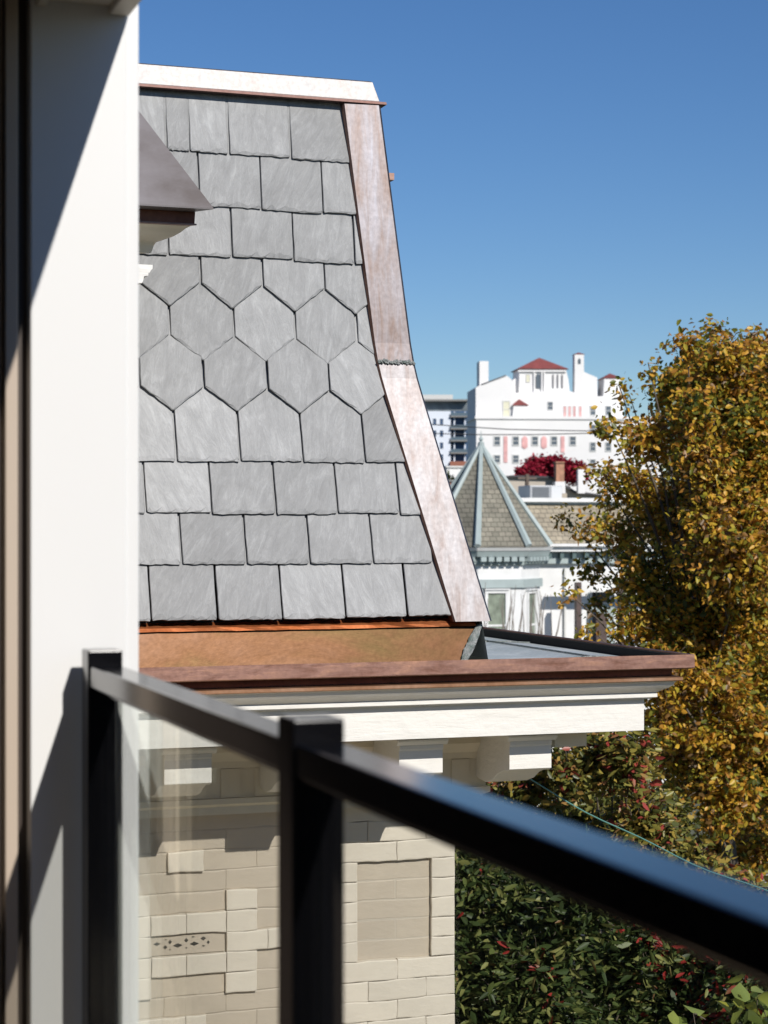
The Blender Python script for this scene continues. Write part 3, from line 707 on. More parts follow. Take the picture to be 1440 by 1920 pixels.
def make_tree(name, label, cat, base, lobes, leafmat, barkmat, twigs_per, leaves_per, leaf, seed, trunk_r, twig_len=.30, keep=None, trunkpts=None, droop=.5, group=None, twig_r=.004, aspect=.62, spread=.06):
    """lobes: (centre Vector, radius, density)"""
    rg = np.random.default_rng(seed); rr = random.Random(seed)
    root = thing(name, label, cat, base, group=group)
    C0 = sum((l[0] for l in lobes), Vector())/len(lobes)
    fork = Vector((base[0], base[1], base[2] + (C0.z-base[2])*.45))
    m = MB()
    pts = [Vector(base) - Vector((0,0,.3)), Vector(base)+(fork-Vector(base))*.5+Vector((.06,.05,0)), fork, fork*.5+C0*.5, C0]
    m.tube(pts[:3], trunk_r, trunk_r*.72, n=9); m.tube(pts[2:], trunk_r*.72, trunk_r*.35, n=8)
    limb = MB(); tw = MB(); P_ = []
    for (c, r, dens) in lobes:
        hub = pts[2].lerp(pts[4], min(1, max(0, (c.z-fork.z)/(max(.1, C0.z-fork.z))*.7)))
        mid = hub.lerp(c, .55) + Vector((rr.uniform(-.1,.1), rr.uniform(-.1,.1), .12))*r
        w1_ = Vector((rr.uniform(-1,1), rr.uniform(-1,1), rr.uniform(-.5,.5)))*r*.22; w2_ = Vector((rr.uniform(-1,1), rr.uniform(-1,1), rr.uniform(-.5,.5)))*r*.22
        limb.tube([hub, hub.lerp(mid,.5)+w1_, mid, mid.lerp(c,.5)+w2_, c], trunk_r*.15, trunk_r*.04, n=5)
        nt_ = max(2, int(twigs_per*dens*(r**2)))
        tips = ellip(rg, c, (r, r, r*.92), nt_, .25)
        for t in tips:
            t = Vector(t); b = c.lerp(t, .30 + .3*rr.random())
            d = (t-b); L_ = d.length
            k = 5; ln = []
            for i in range(k+1):
                f = i/k; ln.append(b + d*f + Vector((0,0,-.28*L_*f*f*droop + .10*L_*f)) + Vector((rr.uniform(-1,1), rr.uniform(-1,1), rr.uniform(-1,1)))*L_*.035)
            if keep and not keep(ln[-1]): continue
            tw.tube(ln, twig_r*1.5, twig_r*.6, n=3)
            for _ in range(leaves_per):
                f = .25 + .8*rr.random()**.8; f = min(f, .999)*k; i = int(f)
                p = ln[i].lerp(ln[i+1], f-i) + Vector((rr.gauss(0,1), rr.gauss(0,1), rr.gauss(0,1)-.3))*spread
                P_.append(p)
    P_ = [p for p in P_ if not keep or keep(p)]
    for mb, nm in ((m,'trunk'),(limb,'limb'),(tw,'twig')):
        o = mb.build(nm, barkmat, root, smooth=True); o.location = -root.location
        if nm != 'trunk': o['kind'] = 'stuff'
    o = leaves('crown', leafmat, [tuple(p) for p in P_], root, leaf, droop=droop, seed=seed, aspect=aspect)
    return root
bark = mat('bark', (0.10,0.08,0.06), 0.9, var=0.3, vscale=14, bump=0.5, bscale=30)
YL = leaf_mat('autumn_leaf', [(0.0,(0.08,0.10,0.02)),(0.18,(0.20,0.21,0.03)),(0.34,(0.44,0.37,0.04)),(0.52,(0.70,0.44,0.05)),(0.72,(0.70,0.37,0.05)),(0.86,(0.48,0.22,0.04)),(1.0,(0.17,0.10,0.035))], .42, .45)
GL = leaf_mat('hedge_leaf', [(0.0,(0.03,0.048,0.015)),(0.4,(0.055,0.085,0.024)),(0.68,(0.12,0.15,0.042)),(0.955,(0.27,0.27,0.09)),(0.99,(0.20,0.06,0.03)),(1.0,(0.33,0.035,0.03))], .45, .30, .3)
OL = leaf_mat('mixed_leaf', [(0.0,(0.05,0.06,0.015)),(0.3,(0.12,0.13,0.03)),(0.6,(0.27,0.24,0.05)),(0.84,(0.36,0.25,0.05)),(0.975,(0.26,0.12,0.05)),(1.0,(0.34,0.06,0.045))], .40, .28, .35)
D = 17.0; s_ = mpp(D)
ylob = [(1345,680,85,1),(1425,655,60,1),(1500,690,100,1),(1240,1400,70,0.62),(1260,1490,55,0.77),(1200,1340,40,0.43),(1160,1290,26,0.31),(1380,1660,60,0.8),(1330,1590,50,0.7),(1330,760,90,1),(1360,960,110,1),(1300,1090,110,0.85),(1250,1180,80,0.85),(1380,1160,120,1),(1300,1330,90,0.85),(1250,1360,60,0.68),(1270,730,80,0.85),(1420,730,110,1),(1220,820,75,0.56),(1320,830,120,0.94),(1440,870,130,1.1),(1190,910,70,0.56),(1270,960,110,0.94),(1390,1030,140,1.1),(1165,1000,60,0.56),
        (1210,1080,90,0.62),(1110,985,42,0.37),(1060,970,26,0.28),(1145,800,42,0.34),(1130,880,45,0.37),(1110,1060,40,0.37),(1060,1105,26,0.31),(1120,1130,34,0.31),(1180,1170,60,0.43),(1300,1180,120,0.94),(1420,1250,140,1.1),(1250,1270,90,0.85),
        (1340,1350,120,1.1),(1450,1420,130,1.1),(1290,1430,70,0.68),(1400,1530,90,1),(1340,1470,80,0.9),(1430,1600,60,0.8),(1180,1230,50,0.37),(1110,1180,26,0.25),(1180,740,24,0.31),(1215,680,22,0.31),(1160,720,14,0.25),(1340,615,26,0.8),(1290,640,40,0.68),
        (1560,760,150,0.8),(1590,1040,170,0.8),(1570,1340,160,0.8),(1540,1560,110,0.7)]
lob = []
for i, (px, py, r, dn) in enumerate(ylob):
    dd = D + math.sin(i*2.4)*1.1
    lob.append((WD(px, py, dd), r*mpp(dd)*.92, dn))
lob += [(WD(px, py, 15.9), r*mpp(15.9), .8) for px, py, r in [(1345,1290,75),(1400,1360,75),(1330,1390,60),(1385,1470,60),(1350,1540,55),(1300,760,50),(1320,860,60),(1400,780,60)]]
lob += [(WD(1400,900,19.6), 1.0, .5), (WD(1350,1250,19.4), 1.0, .5)]
bs = WD(1430, 1200, 17.2)
make_tree('autumn_tree', 'tall tree with yellow and orange autumn leaves filling the right side of the view', 'tree', (bs.x, bs.y, GZ), lob, YL, bark, 780, 20, .056, 11, .12, droop=.55, spread=.05)
# darker shrubby tree below, behind the glass
def keep_clear(p): return p[0] > XB + .80 or (p[2] < -1.25 and p[0] > XB + .10)
hl = [(985,1470,60,1),(930,1500,50,.9),(1070,1450,60,1),(1150,1430,65,1),(1090,1540,80,1),(1200,1560,85,1),(1300,1630,60,.8),(1400,1690,60,.8),(1010,1590,80,1),(1180,1400,45,.7),(1120,1390,40,.7)]
lob = [(WD(px, py, 11.5+math.sin(i*1.9)*.5), r*mpp(11.6)*1.05, d) for i, (px, py, r, d) in enumerate(hl)]
lob += [(WD(px, py, 13.2), r*mpp(13.2), 1) for px, py, r in [(990,1450,60),(1080,1480,70),(1170,1490,70),(1240,1540,70),(1110,1560,80),(1250,1620,80),(1330,1690,80),(960,1530,60)]]
bs = WD(1150, 1600, 11.9)
make_tree('red_tinged_tree', 'bushy tree of olive, yellow and crimson leaves under the corner of the gutter', 'tree', (bs.x, bs.y, GZ), lob, OL, bark, 1500, 16, .056, 21, .08, keep=keep_clear, droop=.2, spread=.045, twig_r=.0035, aspect=.5)
hl = [(880,1640,80,1),(880,1740,90,1),(880,1850,90,1),(960,1880,90,1),(840,1620,60,1),(845,1720,70,1),(840,1830,80,1),(845,1920,80,1),(800,1700,60,1),(985,1700,90,1),(1090,1690,90,1),(1200,1740,90,1),(1310,1790,90,1),(900,1780,90,1),(1010,1820,100,1),(1130,1830,100,1),(1250,1870,90,1),(900,1920,90,1),(1040,1950,100,1),(1170,1960,100,1),(1330,1900,80,1),(1420,1850,70,1),(1450,1760,80,.9),(1500,1900,120,.8),(1000,2060,110,.7),(1200,2080,110,.7),(1400,2040,110,.7)]
lob = [(WD(px, py, 9.8+math.sin(i*1.7)*.45), r*mpp(9.8)*1.08, d) for i, (px, py, r, d) in enumerate(hl)]
bs = WD(1150, 2000, 10.2)
make_tree('dark_green_shrub', 'tall dark green shrub with a few red leaves seen through and below the black rail', 'shrub', (bs.x, bs.y, GZ), lob, GL, bark, 1150, 15, .066, 31, .06, keep=keep_clear, droop=.15, spread=.06, twig_r=.003, aspect=.38)
# pale hazel sprigs nearer, bottom right
HL = leaf_mat('pale_leaf', [(0.0,(0.16,0.22,0.05)),(0.5,(0.26,0.32,0.09)),(1.0,(0.36,0.36,0.05))], .35, .4, .4)
hz = [(1420,1870,45,.55),(1300,1900,30,.4),(1450,1950,60,.5),(1380,1960,50,.4)]
lob = [(WD(px, py, 6.6), r*mpp(6.6), d) for px, py, r, d in hz]
bs = WD(1420, 2000, 6.8)
make_tree('hazel_shrub', 'pale yellow-green broad leaves at the bottom right corner', 'shrub', (bs.x, bs.y, GZ), lob, HL, bark, 900, 4, .085, 41, .03, droop=.3, spread=.05, twig_r=.003, aspect=.7)

# ------------------------------------------------------------------ thin garden wire and power lines
def cable(name, pts, r, mt, label, cat='cable', group=None):
    P_ = [Vector(p) for p in pts]; c = P_[0].copy(); m = MB(); m.tube([p-c for p in P_], r, n=5)
    o = m.build(name, mt); o.location = c; tag(o, label, cat, group); return o
a = Vector((XB+.04, YB-.03, -.93)); b_ = WD(1700, 1745, 8.6); pts = []
for i in range(25):
    f = i/24; p = a.lerp(b_, f); p.z -= .09*math.sin(math.pi*f) - .006*math.sin(f*23); pts.append(p)
cable('wire', pts, .0028, mat('green_wire', (0.09,0.22,0.19), .5), 'thin green wire running from under the cornice down across the shrubs', 'wire')
blackc = mat('cable_black', (0.02,0.02,0.02), .6)
for i, (pp, lb) in enumerate([([(560,760),(780,794),(950,805),(1100,808),(1250,800),(1440,778),(1700,735)], 'upper of two thin power lines crossing in front of the white hotel'), ([(560,800),(780,812),(900,815),(1000,815),(1120,812),(1300,800),(1440,788),(1700,760)], 'lower of two thin power lines crossing in front of the white hotel')]):
    cable('power_line', [WD(x, y, 85+i) for x, y in pp], .022, blackc, lb, 'power line', 'power lines')

# ------------------------------------------------------------------ background buildings
class Frame:
    """a building's own axes: u along its front, v into it, z up; origin on the ground"""
    def __init__(s, px, D, rot):
        p = WD(px, HOR, D); s.o = Vector((p.x, p.y, GZ)); s.a = rot
        s.U = Vector((math.cos(rot), math.sin(rot), 0)); s.V = Vector((-math.sin(rot), math.cos(rot), 0))
    def at(s, px, py, v=0.0):
        r = ray(px, py); k = (s.V.dot(s.o) + v) / s.V.dot(r); p = r*k
        return (p - s.o).dot(s.U), p.z - GZ
    def root(s, name, label, cat, group=None): return thing(name, label, cat, s.o, s.a, group)
def bm(name, m_, parent, fn, bevel=0):
    mb = MB(); fn(mb); o = mb.build(name, m_, parent, bevel=bevel); return o
def hip_roof(mb, u0, u1, v0, v1, z0, z1):
    cu, cv = (u0+u1)/2, (v0+v1)/2
    mb.add([(u0,v0,z0),(u1,v0,z0),(u1,v1,z0),(u0,v1,z0),(cu,cv,z1)], [(0,1,4),(1,2,4),(2,3,4),(3,0,4),(3,2,1,0)])
Mw = mat('hotel_white', (0.70,0.69,0.68), .8, var=.05, vscale=.08)
Mred = mat('red_roof_tile', (0.20,0.05,0.045), .8, var=.2, vscale=.8)
Mwin = mat('far_window', (0.10,0.12,0.14), .25)
Mfr = mat('far_window_frame', (0.55,0.55,0.53), .6)
Mpink = mat('pink_panel', (0.62,0.34,0.33), .8, var=.25, vscale=.6)
Mcr = mat('pale_yellow_window', (0.62,0.60,0.45), .5)
def window(fr, root, px0, px1, py0, py1, v, name='window', glass=None, frame=None, t=.16):
    u0, za = fr.at(px0, py0, v); u1, zb_ = fr.at(px1, py1, v)
    z1, z0 = max(za, zb_), min(za, zb_)
    f = MB()
    w_ = (u1-u0)*t
    f.box(u0-w_, u1+w_, v-.12, v+.05, z1, z1+w_); f.box(u0-w_, u1+w_, v-.14, v+.05, z0-w_, z0)
    f.box(u0-w_, u0, v-.12, v+.05, z0, z1); f.box(u1, u1+w_, v-.12, v+.05, z0, z1)
    f.box(u0, u1, v-.10, v+.05, (z0+z1)/2-w_*.3, (z0+z1)/2+w_*.3)
    o = f.build(name, frame or Mfr, root)
    g = MB(); g.box(u0, u1, v-.05, v+.04, z0, z1); g.build('pane', glass or Mwin, o)
    return o

# the white hotel on the skyline ------------------------------------
H = Frame(893, 340, R(-14)); hr = H.root('white_hotel', 'large white stucco hotel with red tiled roof towers on the skyline', 'hotel')
def P2(pts, v): return [H.at(x, y, v) for x, y in pts]
def pr(name, pts, v0, v1, mt=None):
    mb = MB(); mb.prism(P2(pts, v0), v0, v1); return mb.build(name, mt or Mw, hr)
base_y = 1010
u1 = H.at(1182, 800, 0)[0]
mb = MB(); z8 = H.at(1000, 786, 0)[1]; mb.box(-.0, u1+6, 0, 12, 0, z8); mb.build('lower_block', Mw, hr)
mb = MB(); mb.box(-.25, u1+6.2, -.25, 12.2, z8, z8+.5); mb.build('parapet', Mw, hr)
pr('gable_block', [(892,786),(892,727),(905,719),(948,703.5),(954,707),(963,715),(963,786)], 1.5, 13)
pr('roof_edge', [(903,719.5),(949,702.5),(949,704.5),(904,721.5)], 1.35, 2.5, mat('dark_flashing', (.12,.12,.13), .7))
pr('chimney', [(899,722),(899,677),(916,677),(916,716)], 3, 6.5)
pr('upper_block', [(961,786),(961,737),(1000,735),(1062,731),(1095,742),(1169,744),(1169,786)], 3, 13)
pr('central_tower', [(973,740),(974,692),(1061,692),(1066,712),(1068,735),(1068,745)], 4.5, 12)
pr('shaded_wing', [(961.5,745),(962,712),(973.5,704),(973.5,745)], 5.5, 12)
mb = MB(); a_ = H.at(973, 691.5, 4.4); b_ = H.at(1061, 691.5, 4.4); c_ = H.at(1019, 672.5, 8); hip_roof(mb, a_[0]-.4, b_[0]+.5, 4.0, 12.4, a_[1], c_[1]+.2); mb.build('roof', Mred, hr)
pr('bell_tower', [(1077.5,760),(1077.5,664),(1095,664),(1095,760)], 3.6, 5.6)
mb = MB(); a_ = H.at(1077, 664, 3.6); b_ = H.at(1096, 664, 3.6); c_ = H.at(1086, 661, 3.6); hip_roof(mb, a_[0]-.1, b_[0]+.1, 3.5, 5.7, a_[1], c_[1]+.1); mb.build('roof', Mred, hr)
pr('bell_opening', [(1084,682),(1084,674),(1086.5,671.5),(1089,674),(1089,682)], 3.5, 3.7, Mwin)
pr('side_gable', [(1094,760),(1094,697),(1120,708),(1120,760)], 4.2, 11)
pr('corner_tower', [(1131,750),(1133,709),(1165,709),(1168,750)], 3.4, 9)
mb = MB(); a_ = H.at(1132, 709, 3.4); b_ = H.at(1166, 709, 3.4); c_ = H.at(1148, 700, 6); hip_roof(mb, a_[0]-.2, b_[0]+.2, 3.2, 9.2, a_[1], c_[1]); mb.build('roof', Mred, hr)
pr('stair_tower', [(961,786),(963,760),(989,760),(990,786)], .8, 4)
mb = MB(); a_ = H.at(961, 760, .8); b_ = H.at(991, 760, .8); c_ = H.at(972, 748.5, 2.4); hip_roof(mb, a_[0]-.1, b_[0]+.1, .6, 4.2, a_[1], c_[1]); mb.build('roof', Mred, hr)
for a_, b_, c_, d_, v in [(927,937,819,834,0),(962,972,819,834,0),(998,1008,819,834,0),(1034,1044,819,834,0),(1069,1079,819,834,0),(927,937,854,867,0),(962,972,854,867,0),(1107,1116,762,778,3),(1107,1116,797,812,0),(1107,1116,830,845,0),(1136,1145,762,778,3),(1136,1145,797,812,0),(1136,1145,830,845,0),(1107,1116,862,876,0),(1027,1036,754,768,3)]:
    window(H, hr, a_, b_, c_, d_, v)
for x in (1059,1068,1077,1088): window(H, hr, x-2.2, x+2.2, 762, 781, 3, glass=Mpink)
for x in (1037,1045.5,1054): pr('slit_window', [(x-1.6,728),(x-1.6,704),(x,701),(x+1.6,704),(x+1.6,728)], 4.38, 4.6, mat('slit_grey', (.16,.16,.17), .6) if x == 1037 else bpy.data.materials['slit_grey'])  # plain grey for the tall window slits
pr('arched_opening', [(1005,728),(1005,704),(1009,700),(1013,704),(1014,728)], 4.3, 4.6, Mwin)
for x in (1002,1016,1021): pr('pilaster', [(x-1.2,735),(x-1.2,697),(x+1.2,697),(x+1.2,735)], 4.1, 4.5)
pr('cornice', [(972,697),(972,694),(1062,694),(1062,697)], 4.1, 4.5)
window(H, hr, 987, 993, 703, 716, 4.5, glass=Mcr)
window(H, hr, 944, 955, 753, 782, 1.5, glass=Mcr)
for x, y0, y1 in [(948,818,867),(1055,818,848)]: pr('pink_panel', [(x-3.5,y1),(x-3.5,y0),(x+3.5,y0),(x+3.5,y1)], -.12, .05, Mpink)
for x in (984,1020): pr('pink_panel', [(x-5.5,838),(x-5.5,822),(x-2,818),(x+2,818),(x+5.5,822),(x+5.5,838),(x,842)], -.12, .05, Mpink)

# balconied apartment block to its left ------------------------------
A = Frame(800, 400, R(-16)); ar = A.root('apartment_block', 'modern apartment block with dark blue balconies between the copper hip and the white hotel', 'apartment building')
def pa(name, pts, v0, v1, mt):
    mb = MB(); mb.prism([A.at(x, y, v0) for x, y in pts], v0, v1); return mb.build(name, mt, ar)
Mblue = mat('blue_glass', (0.04,0.075,0.14), .12, var=.5, vscale=.35); Mpan = mat('pale_blue_panel', (0.62,0.66,0.72), .7); Mgr = mat('grey_slab', (0.20,0.195,0.185), .8)
pa('wall', [(770,990),(770,771),(845,771),(845,990)], 0, 14, Mpan)
pa('recessed_glazing', [(844.5,990),(844.5,771),(877,771),(877,990)], 1.2, 14, Mblue)
pa('top_storey', [(772,772),(772,752),(877,752),(877,772)], 1.6, 13, mat('top_glazing', (.13,.15,.16), .3, var=.3, vscale=.5))
pa('roof_slab', [(768,752),(768,748.5),(878,748.5),(878,752)], -.4, 14, Mgr)
pa('penthouse', [(770,748.5),(770,740),(849,740),(849,748.5)], 3, 10, mat('penthouse_panel', (.5,.5,.48), .7))
for i, y in enumerate((780.5,803.5,826,849)):
    pa('balcony_slab', [(844,y+1.6),(844,y-1),(877,y-1),(877,y+1.6)], -.6, 1.2, Mgr)
    pa('balcony_rail', [(845,y-1),(845,y-7),(876,y-7),(876,y-1)], -.5, -.42, mat('balcony_glass', (.10,.14,.17), .15) if i == 0 else bpy.data.materials['balcony_glass'])
pa('brick_plinth', [(844,990),(844,865),(877,865),(877,990)], -.8, 1.2, mat('red_brick', (.28,.11,.07), .85))
for y in (791,813,835.5,858,880):
    for x in (815,828): window(A, ar, x-2.6, x+3, y-6, y+5, 0, t=.05, glass=Mblue)
for x in (852,872): pa('column', [(x-1.2,866),(x-1.2,772),(x+1.2,772),(x+1.2,866)], .2, .6, Mpan)
# low white shed and brick gable between turret and apartments
Lw = Frame(835, 150, R(-10)); lr = Lw.root('low_white_building', 'low white flat-roofed building beside the turret, below the apartment block', 'building')
mb = MB(); a_ = Lw.at(838, 877, 0); b_ = Lw.at(905, 877, 0); mb.box(a_[0], b_[0], 0, 8, 0, a_[1]); mb.build('wall', Mw, lr)
mb = MB(); mb.box(a_[0]-.1, b_[0]+.1, -.12, 8.1, a_[1], a_[1]+.15); mb.build('coping', Mfr, lr)
Lb = Frame(820, 120, R(-10)); lr = Lb.root('brick_building', 'low red brick building just left of the turret, mostly hidden by the copper hip', 'building')
mb = MB(); a_ = Lb.at(800, 903, 0); b_ = Lb.at(872, 903, 0); mb.box(a_[0], b_[0], 0, 6, 0, a_[1]); mb.build('wall', bpy.data.materials['red_brick'], lr)
mb = MB(); mb.box(a_[0]-.1, b_[0]+.1, -.12, 6.1, a_[1], a_[1]+.12); mb.build('coping', Mgr, lr)

# tan gabled building with chimney ------------------------------------
T = Frame(1000, 108, R(-12)); tr = T.root('tan_building', 'tan stucco building with brick chimney behind the turret house', 'building')
def pt(name, pts, v0, v1, mt, par=None):
    mb = MB(); mb.prism([T.at(x, y, v0) for x, y in pts], v0, v1); return mb.build(name, mt, par or tr)
Mtan = mat('tan_stucco', (0.42,0.37,0.31), .85, var=.06, vscale=1)
pt('wall', [(935,1100),(935,897),(960,894),(1035,896),(1075,922),(1130,930),(1130,1100)], 0, 9, Mtan)
rf = pt('roof', [(934,897),(934,894),(960,891),(1036,893),(1078,920),(1132,928),(1132,931),(1077,924),(1035,896.5),(960,894.5)], -.25, 9.2, mat('dark_shingle', (.06,.06,.065), .9, var=.2, vscale=6))
Mbr = mat('chimney_brick', (0.36,0.19,0.12), .85, var=.25, vscale=5)
ch = pt('chimney', [(1043,925),(1043,868),(1058,868),(1058,925)], -.9, -.3, Mbr)
pt('chimney_cap', [(1042,868),(1042,865.5),(1059,865.5),(1059,868)], -.98, -.22, Mbr, ch)
pt('chimney_base', [(1041,925),(1041,903),(1060,903),(1060,925)], -1.0, -.2, Mw)
pt('vent_stack', [(1084,925),(1084,880),(1097,880),(1097,925)], -.9, -.5, Mw)
# rooftop unit and pole stand on the turret house's flat roof behind
# octagonal turret house --------------------------------------------------
TD = 60.0
Q = Frame(902, TD, R(-6)); qr = Q.root('turret_house', 'white victorian house with pale teal trim and a pointed octagonal slate turret', 'house')
Mteal = mat('teal_trim', (0.31,0.365,0.36), .6, var=.06, vscale=3); Mwh = mat('white_siding', (0.66,0.66,0.65), .7, var=.05, vscale=2, bump=.2, bscale=5, bstretch=(.2,.2,8), bdist=.03)
def shingle_mat(name, c1, c2):
    m = bpy.data.materials.new(name); m.use_nodes = True; N = m.node_tree.nodes; L = m.node_tree.links; b = N['Principled BSDF']; b.inputs['Roughness'].default_value = .85
    tc = N.new('ShaderNodeTexCoord'); br = N.new('ShaderNodeTexBrick'); mp = N.new('ShaderNodeMapping'); mp.inputs['Rotation'].default_value = (R(90),0,0)
    L.new(tc.outputs['Object'], mp.inputs[0]); L.new(mp.outputs[0], br.inputs['Vector']); br.inputs['Scale'].default_value = 1.0
    br.inputs['Brick Width'].default_value = .22; br.inputs['Row Height'].default_value = .15; br.inputs['Mortar Size'].default_value = .012
    br.inputs['Color1'].default_value = (*c1,1); br.inputs['Color2'].default_value = (*c2,1); br.inputs['Mortar'].default_value = (*[x*.45 for x in c1],1)
    n = N.new('ShaderNodeTexNoise'); n.inputs['Scale'].default_value = 1.6; n.inputs['Detail'].default_value = 6; L.new(tc.outputs['Object'], n.inputs['Vector'])
    mr = N.new('ShaderNodeMapRange'); mr.inputs['From Min'].default_value = .3; mr.inputs['From Max'].default_value = .7; mr.inputs['To Min'].default_value = .75; mr.inputs['To Max'].default_value = 1.2; L.new(n.outputs['Fac'], mr.inputs[0])
    mx = N.new('ShaderNodeMix'); mx.data_type = 'RGBA'; mx.blend_type = 'MULTIPLY'; mx.inputs['Factor'].default_value = 1; L.new(br.outputs['Color'], mx.inputs['A']); L.new(mr.outputs[0], mx.inputs['B']); L.new(mx.outputs['Result'], b.inputs['Base Color'])
    return m
Msh = shingle_mat('old_slate_shingle', (.17,.16,.125), (.23,.21,.165)); Msh2 = shingle_mat('brown_shingle', (.27,.235,.175), (.33,.285,.21))
Rr = 128*mpp(TD); zc_ = Q.at(902, 1026, 0)[1]; zap = Q.at(902, 836, 0)[1]; vcen = Rr
TR = Rr*.93
angs = [R(a) for a in (-93,-48,-3,42,87,132,177,222)]   # measured from straight at the viewer, towards the right
loc_view = math.atan2(CF.x, CF.y)
# direction to the viewer in local axes
vd = -(WD(902, HOR, 1.0)).normalized(); vu, vv = vd.dot(Q.U), vd.dot(Q.V)
pu, pv = -vv, vu                                        # to the viewer's right
if (Q.U*pu + Q.V*pv).dot(CR) < 0: pu, pv = -pu, -pv
# centre of the turret, behind the house-front line
cu, cv = -vu*Rr*0.0, 0.0
cpt = WD(902, HOR, TD+Rr); cl = cpt - Q.o; cu, cv = cl.dot(Q.U), cl.dot(Q.V)
def oct_(r, z, k=1.0): return [(cu + r*(math.cos(a)*vu + math.sin(a)*pu), cv + r*(math.cos(a)*vv + math.sin(a)*pv), z) for a in angs]
Rr2 = 128*mpp(TD+Rr)
zc_ = (HOR-1026)*mpp(TD) - GZ; zap = (HOR-836)*mpp(TD+Rr) - GZ
ring = oct_(Rr2, zc_); mb = MB(); mb.add(ring + [(cu, cv, zap)], [(i, (i+1) % 8, 8) for i in range(8)] + [tuple(reversed(range(8)))])
tf = mb.build('turret_roof', Msh, qr)
for i in range(8):
    mb = MB(); a_ = Vector(ring[i]); b_ = Vector((cu, cv, zap)); d_ = (a_-Vector((cu,cv,a_.z))).normalized()
    mb.tube([a_+d_*.03+Vector((0,0,.04)), b_+d_*.02+Vector((0,0,.02))], .115, .07, n=6); mb.build('ridge_rib', Mteal, tf)
mb = MB(); mb.tube([(cu,cv,zap-.1),(cu,cv,zap+.12)], .13, .10, n=8); mb.tube([(cu,cv,zap+.12),(cu,cv,zap+.20)], .05, .05, n=8); mb.tube([(cu,cv,zap+.20),(cu,cv,zap+.30)], .09, .03, n=8); mb.tube([(cu,cv,zap+.30),(cu,cv,zap+.5)], .02, .008, n=6); mb.build('finial', Mteal, tf)
def octband(name, r0, r1, z0, z1, mt, par=None):
    mb = MB(); a_ = oct_(r0, z0); b_ = oct_(r1, z1); mb.add(a_+b_, [(i, (i+1) % 8, 8+(i+1) % 8, 8+i) for i in range(8)] + [tuple(reversed(range(8))), tuple(range(8,16))]); return mb.build(name, mt, par or qr)
k = mpp(TD)
zy = lambda y: (HOR-y)*k - GZ
octband('gutter', Rr2*1.03, Rr2*1.06, zy(1033), zy(1027), Mwh)
octband('cornice', Rr2*.98, Rr2*1.02, zy(1044), zy(1033.2), Mteal)
octband('frieze', Rr2*.90, Rr2*.90, zy(1060), zy(1044.2), Mteal)
octband('turret_wall', Rr2*.86, Rr2*.86, 0, zy(1060.2), Mwh)
octband('belt_moulding', Rr2*.90, Rr2*.90, zy(1103), zy(1087), Mteal)
Mdk = mat('dark_teal', (.07,.11,.11), .7)  # darker teal for the main block's eaves brackets
rg_ = oct_(Rr2*.905, 0)
for i in range(0, 5):
    a_, b_ = Vector(rg_[i]), Vector(rg_[(i+1) % 8]); mb = MB()
    d_ = (b_-a_).normalized(); nrm = Vector((d_.y, -d_.x, 0))
    if nrm.dot(Vector((a_.x-cu, a_.y-cv, 0))) < 0: nrm = -nrm
    for q in range(6):
        c_ = a_ + (b_-a_)*((q+.5)/6)
        for (z0, z1, o_, w_) in ((zy(1053), zy(1044.5), .22, .09), (zy(1058), zy(1053), .10, .06)):
            vs = [c_ - d_*w_, c_ + d_*w_, c_ + d_*w_ + nrm*o_, c_ - d_*w_ + nrm*o_]
            mb.add([(p_.x, p_.y, z0) for p_ in vs] + [(p_.x, p_.y, z1) for p_ in vs], [(0,1,2,3),(7,6,5,4),(0,4,5,1),(1,5,6,2),(2,6,7,3),(3,7,4,0)])
    mb.build('eaves_brackets', Mteal, qr)
# turret windows on the visible faces
def face_window(i, f0, f1, y0, y1, glass, name='window'):
    wv = oct_(Rr2*.865, 0); a_, b_ = Vector(wv[i]), Vector(wv[(i+1) % 8]); d_ = (b_-a_); L_ = d_.length; d_.normalize(); nrm = Vector((d_.y, -d_.x, 0))
    if nrm.dot(Vector((a_.x-cu, a_.y-cv, 0))) < 0: nrm = -nrm
    def bx_(mb, s0, s1, z0, z1, o0, o1):
        vs = [a_+d_*s0+nrm*o0, a_+d_*s1+nrm*o0, a_+d_*s1+nrm*o1, a_+d_*s0+nrm*o1]
        mb.add([(p_.x, p_.y, z0) for p_ in vs] + [(p_.x, p_.y, z1) for p_ in vs], [(3,2,1,0),(4,5,6,7),(0,1,5,4),(1,2,6,5),(2,3,7,6),(3,0,4,7)])
    s0, s1 = f0*L_, f1*L_; z1, z0 = zy(y0), zy(y1)
    mb = MB(); t_ = .10
    bx_(mb, s0-t_, s1+t_, z1, z1+t_, -.02, .07); bx_(mb, s0-t_*1.3, s1+t_*1.3, z1+t_, z1+t_*1.4, -.02, .12); bx_(mb, s0-t_, s0, z0, z1, -.02, .06); bx_(mb, s1, s1+t_, z0, z1, -.02, .06); bx_(mb, s0-t_, s1+t_, z0-.08, z0, -.02, .1)
    bx_(mb, s0, s1, (z0+z1)/2-.03, (z0+z1)/2+.03, -.02, .03)
    o = mb.build(name, Mwh, qr); g_ = MB(); bx_(g_, s0, s1, z0, z1, -.03, .012); g_.build('pane', glass, o)
Mgp = mat('green_curtain_glass', (.20,.23,.18), .15, var=.35, vscale=3)
for i in (1, 3): face_window(i, .32, .68, 1115, 1235, Mgp)
face_window(2, .22, .62, 1113, 1235, Mgp)
face_window(2, .22, .62, 1290, 1400, Mgp); face_window(1, .3, .7, 1290, 1400, Mgp)
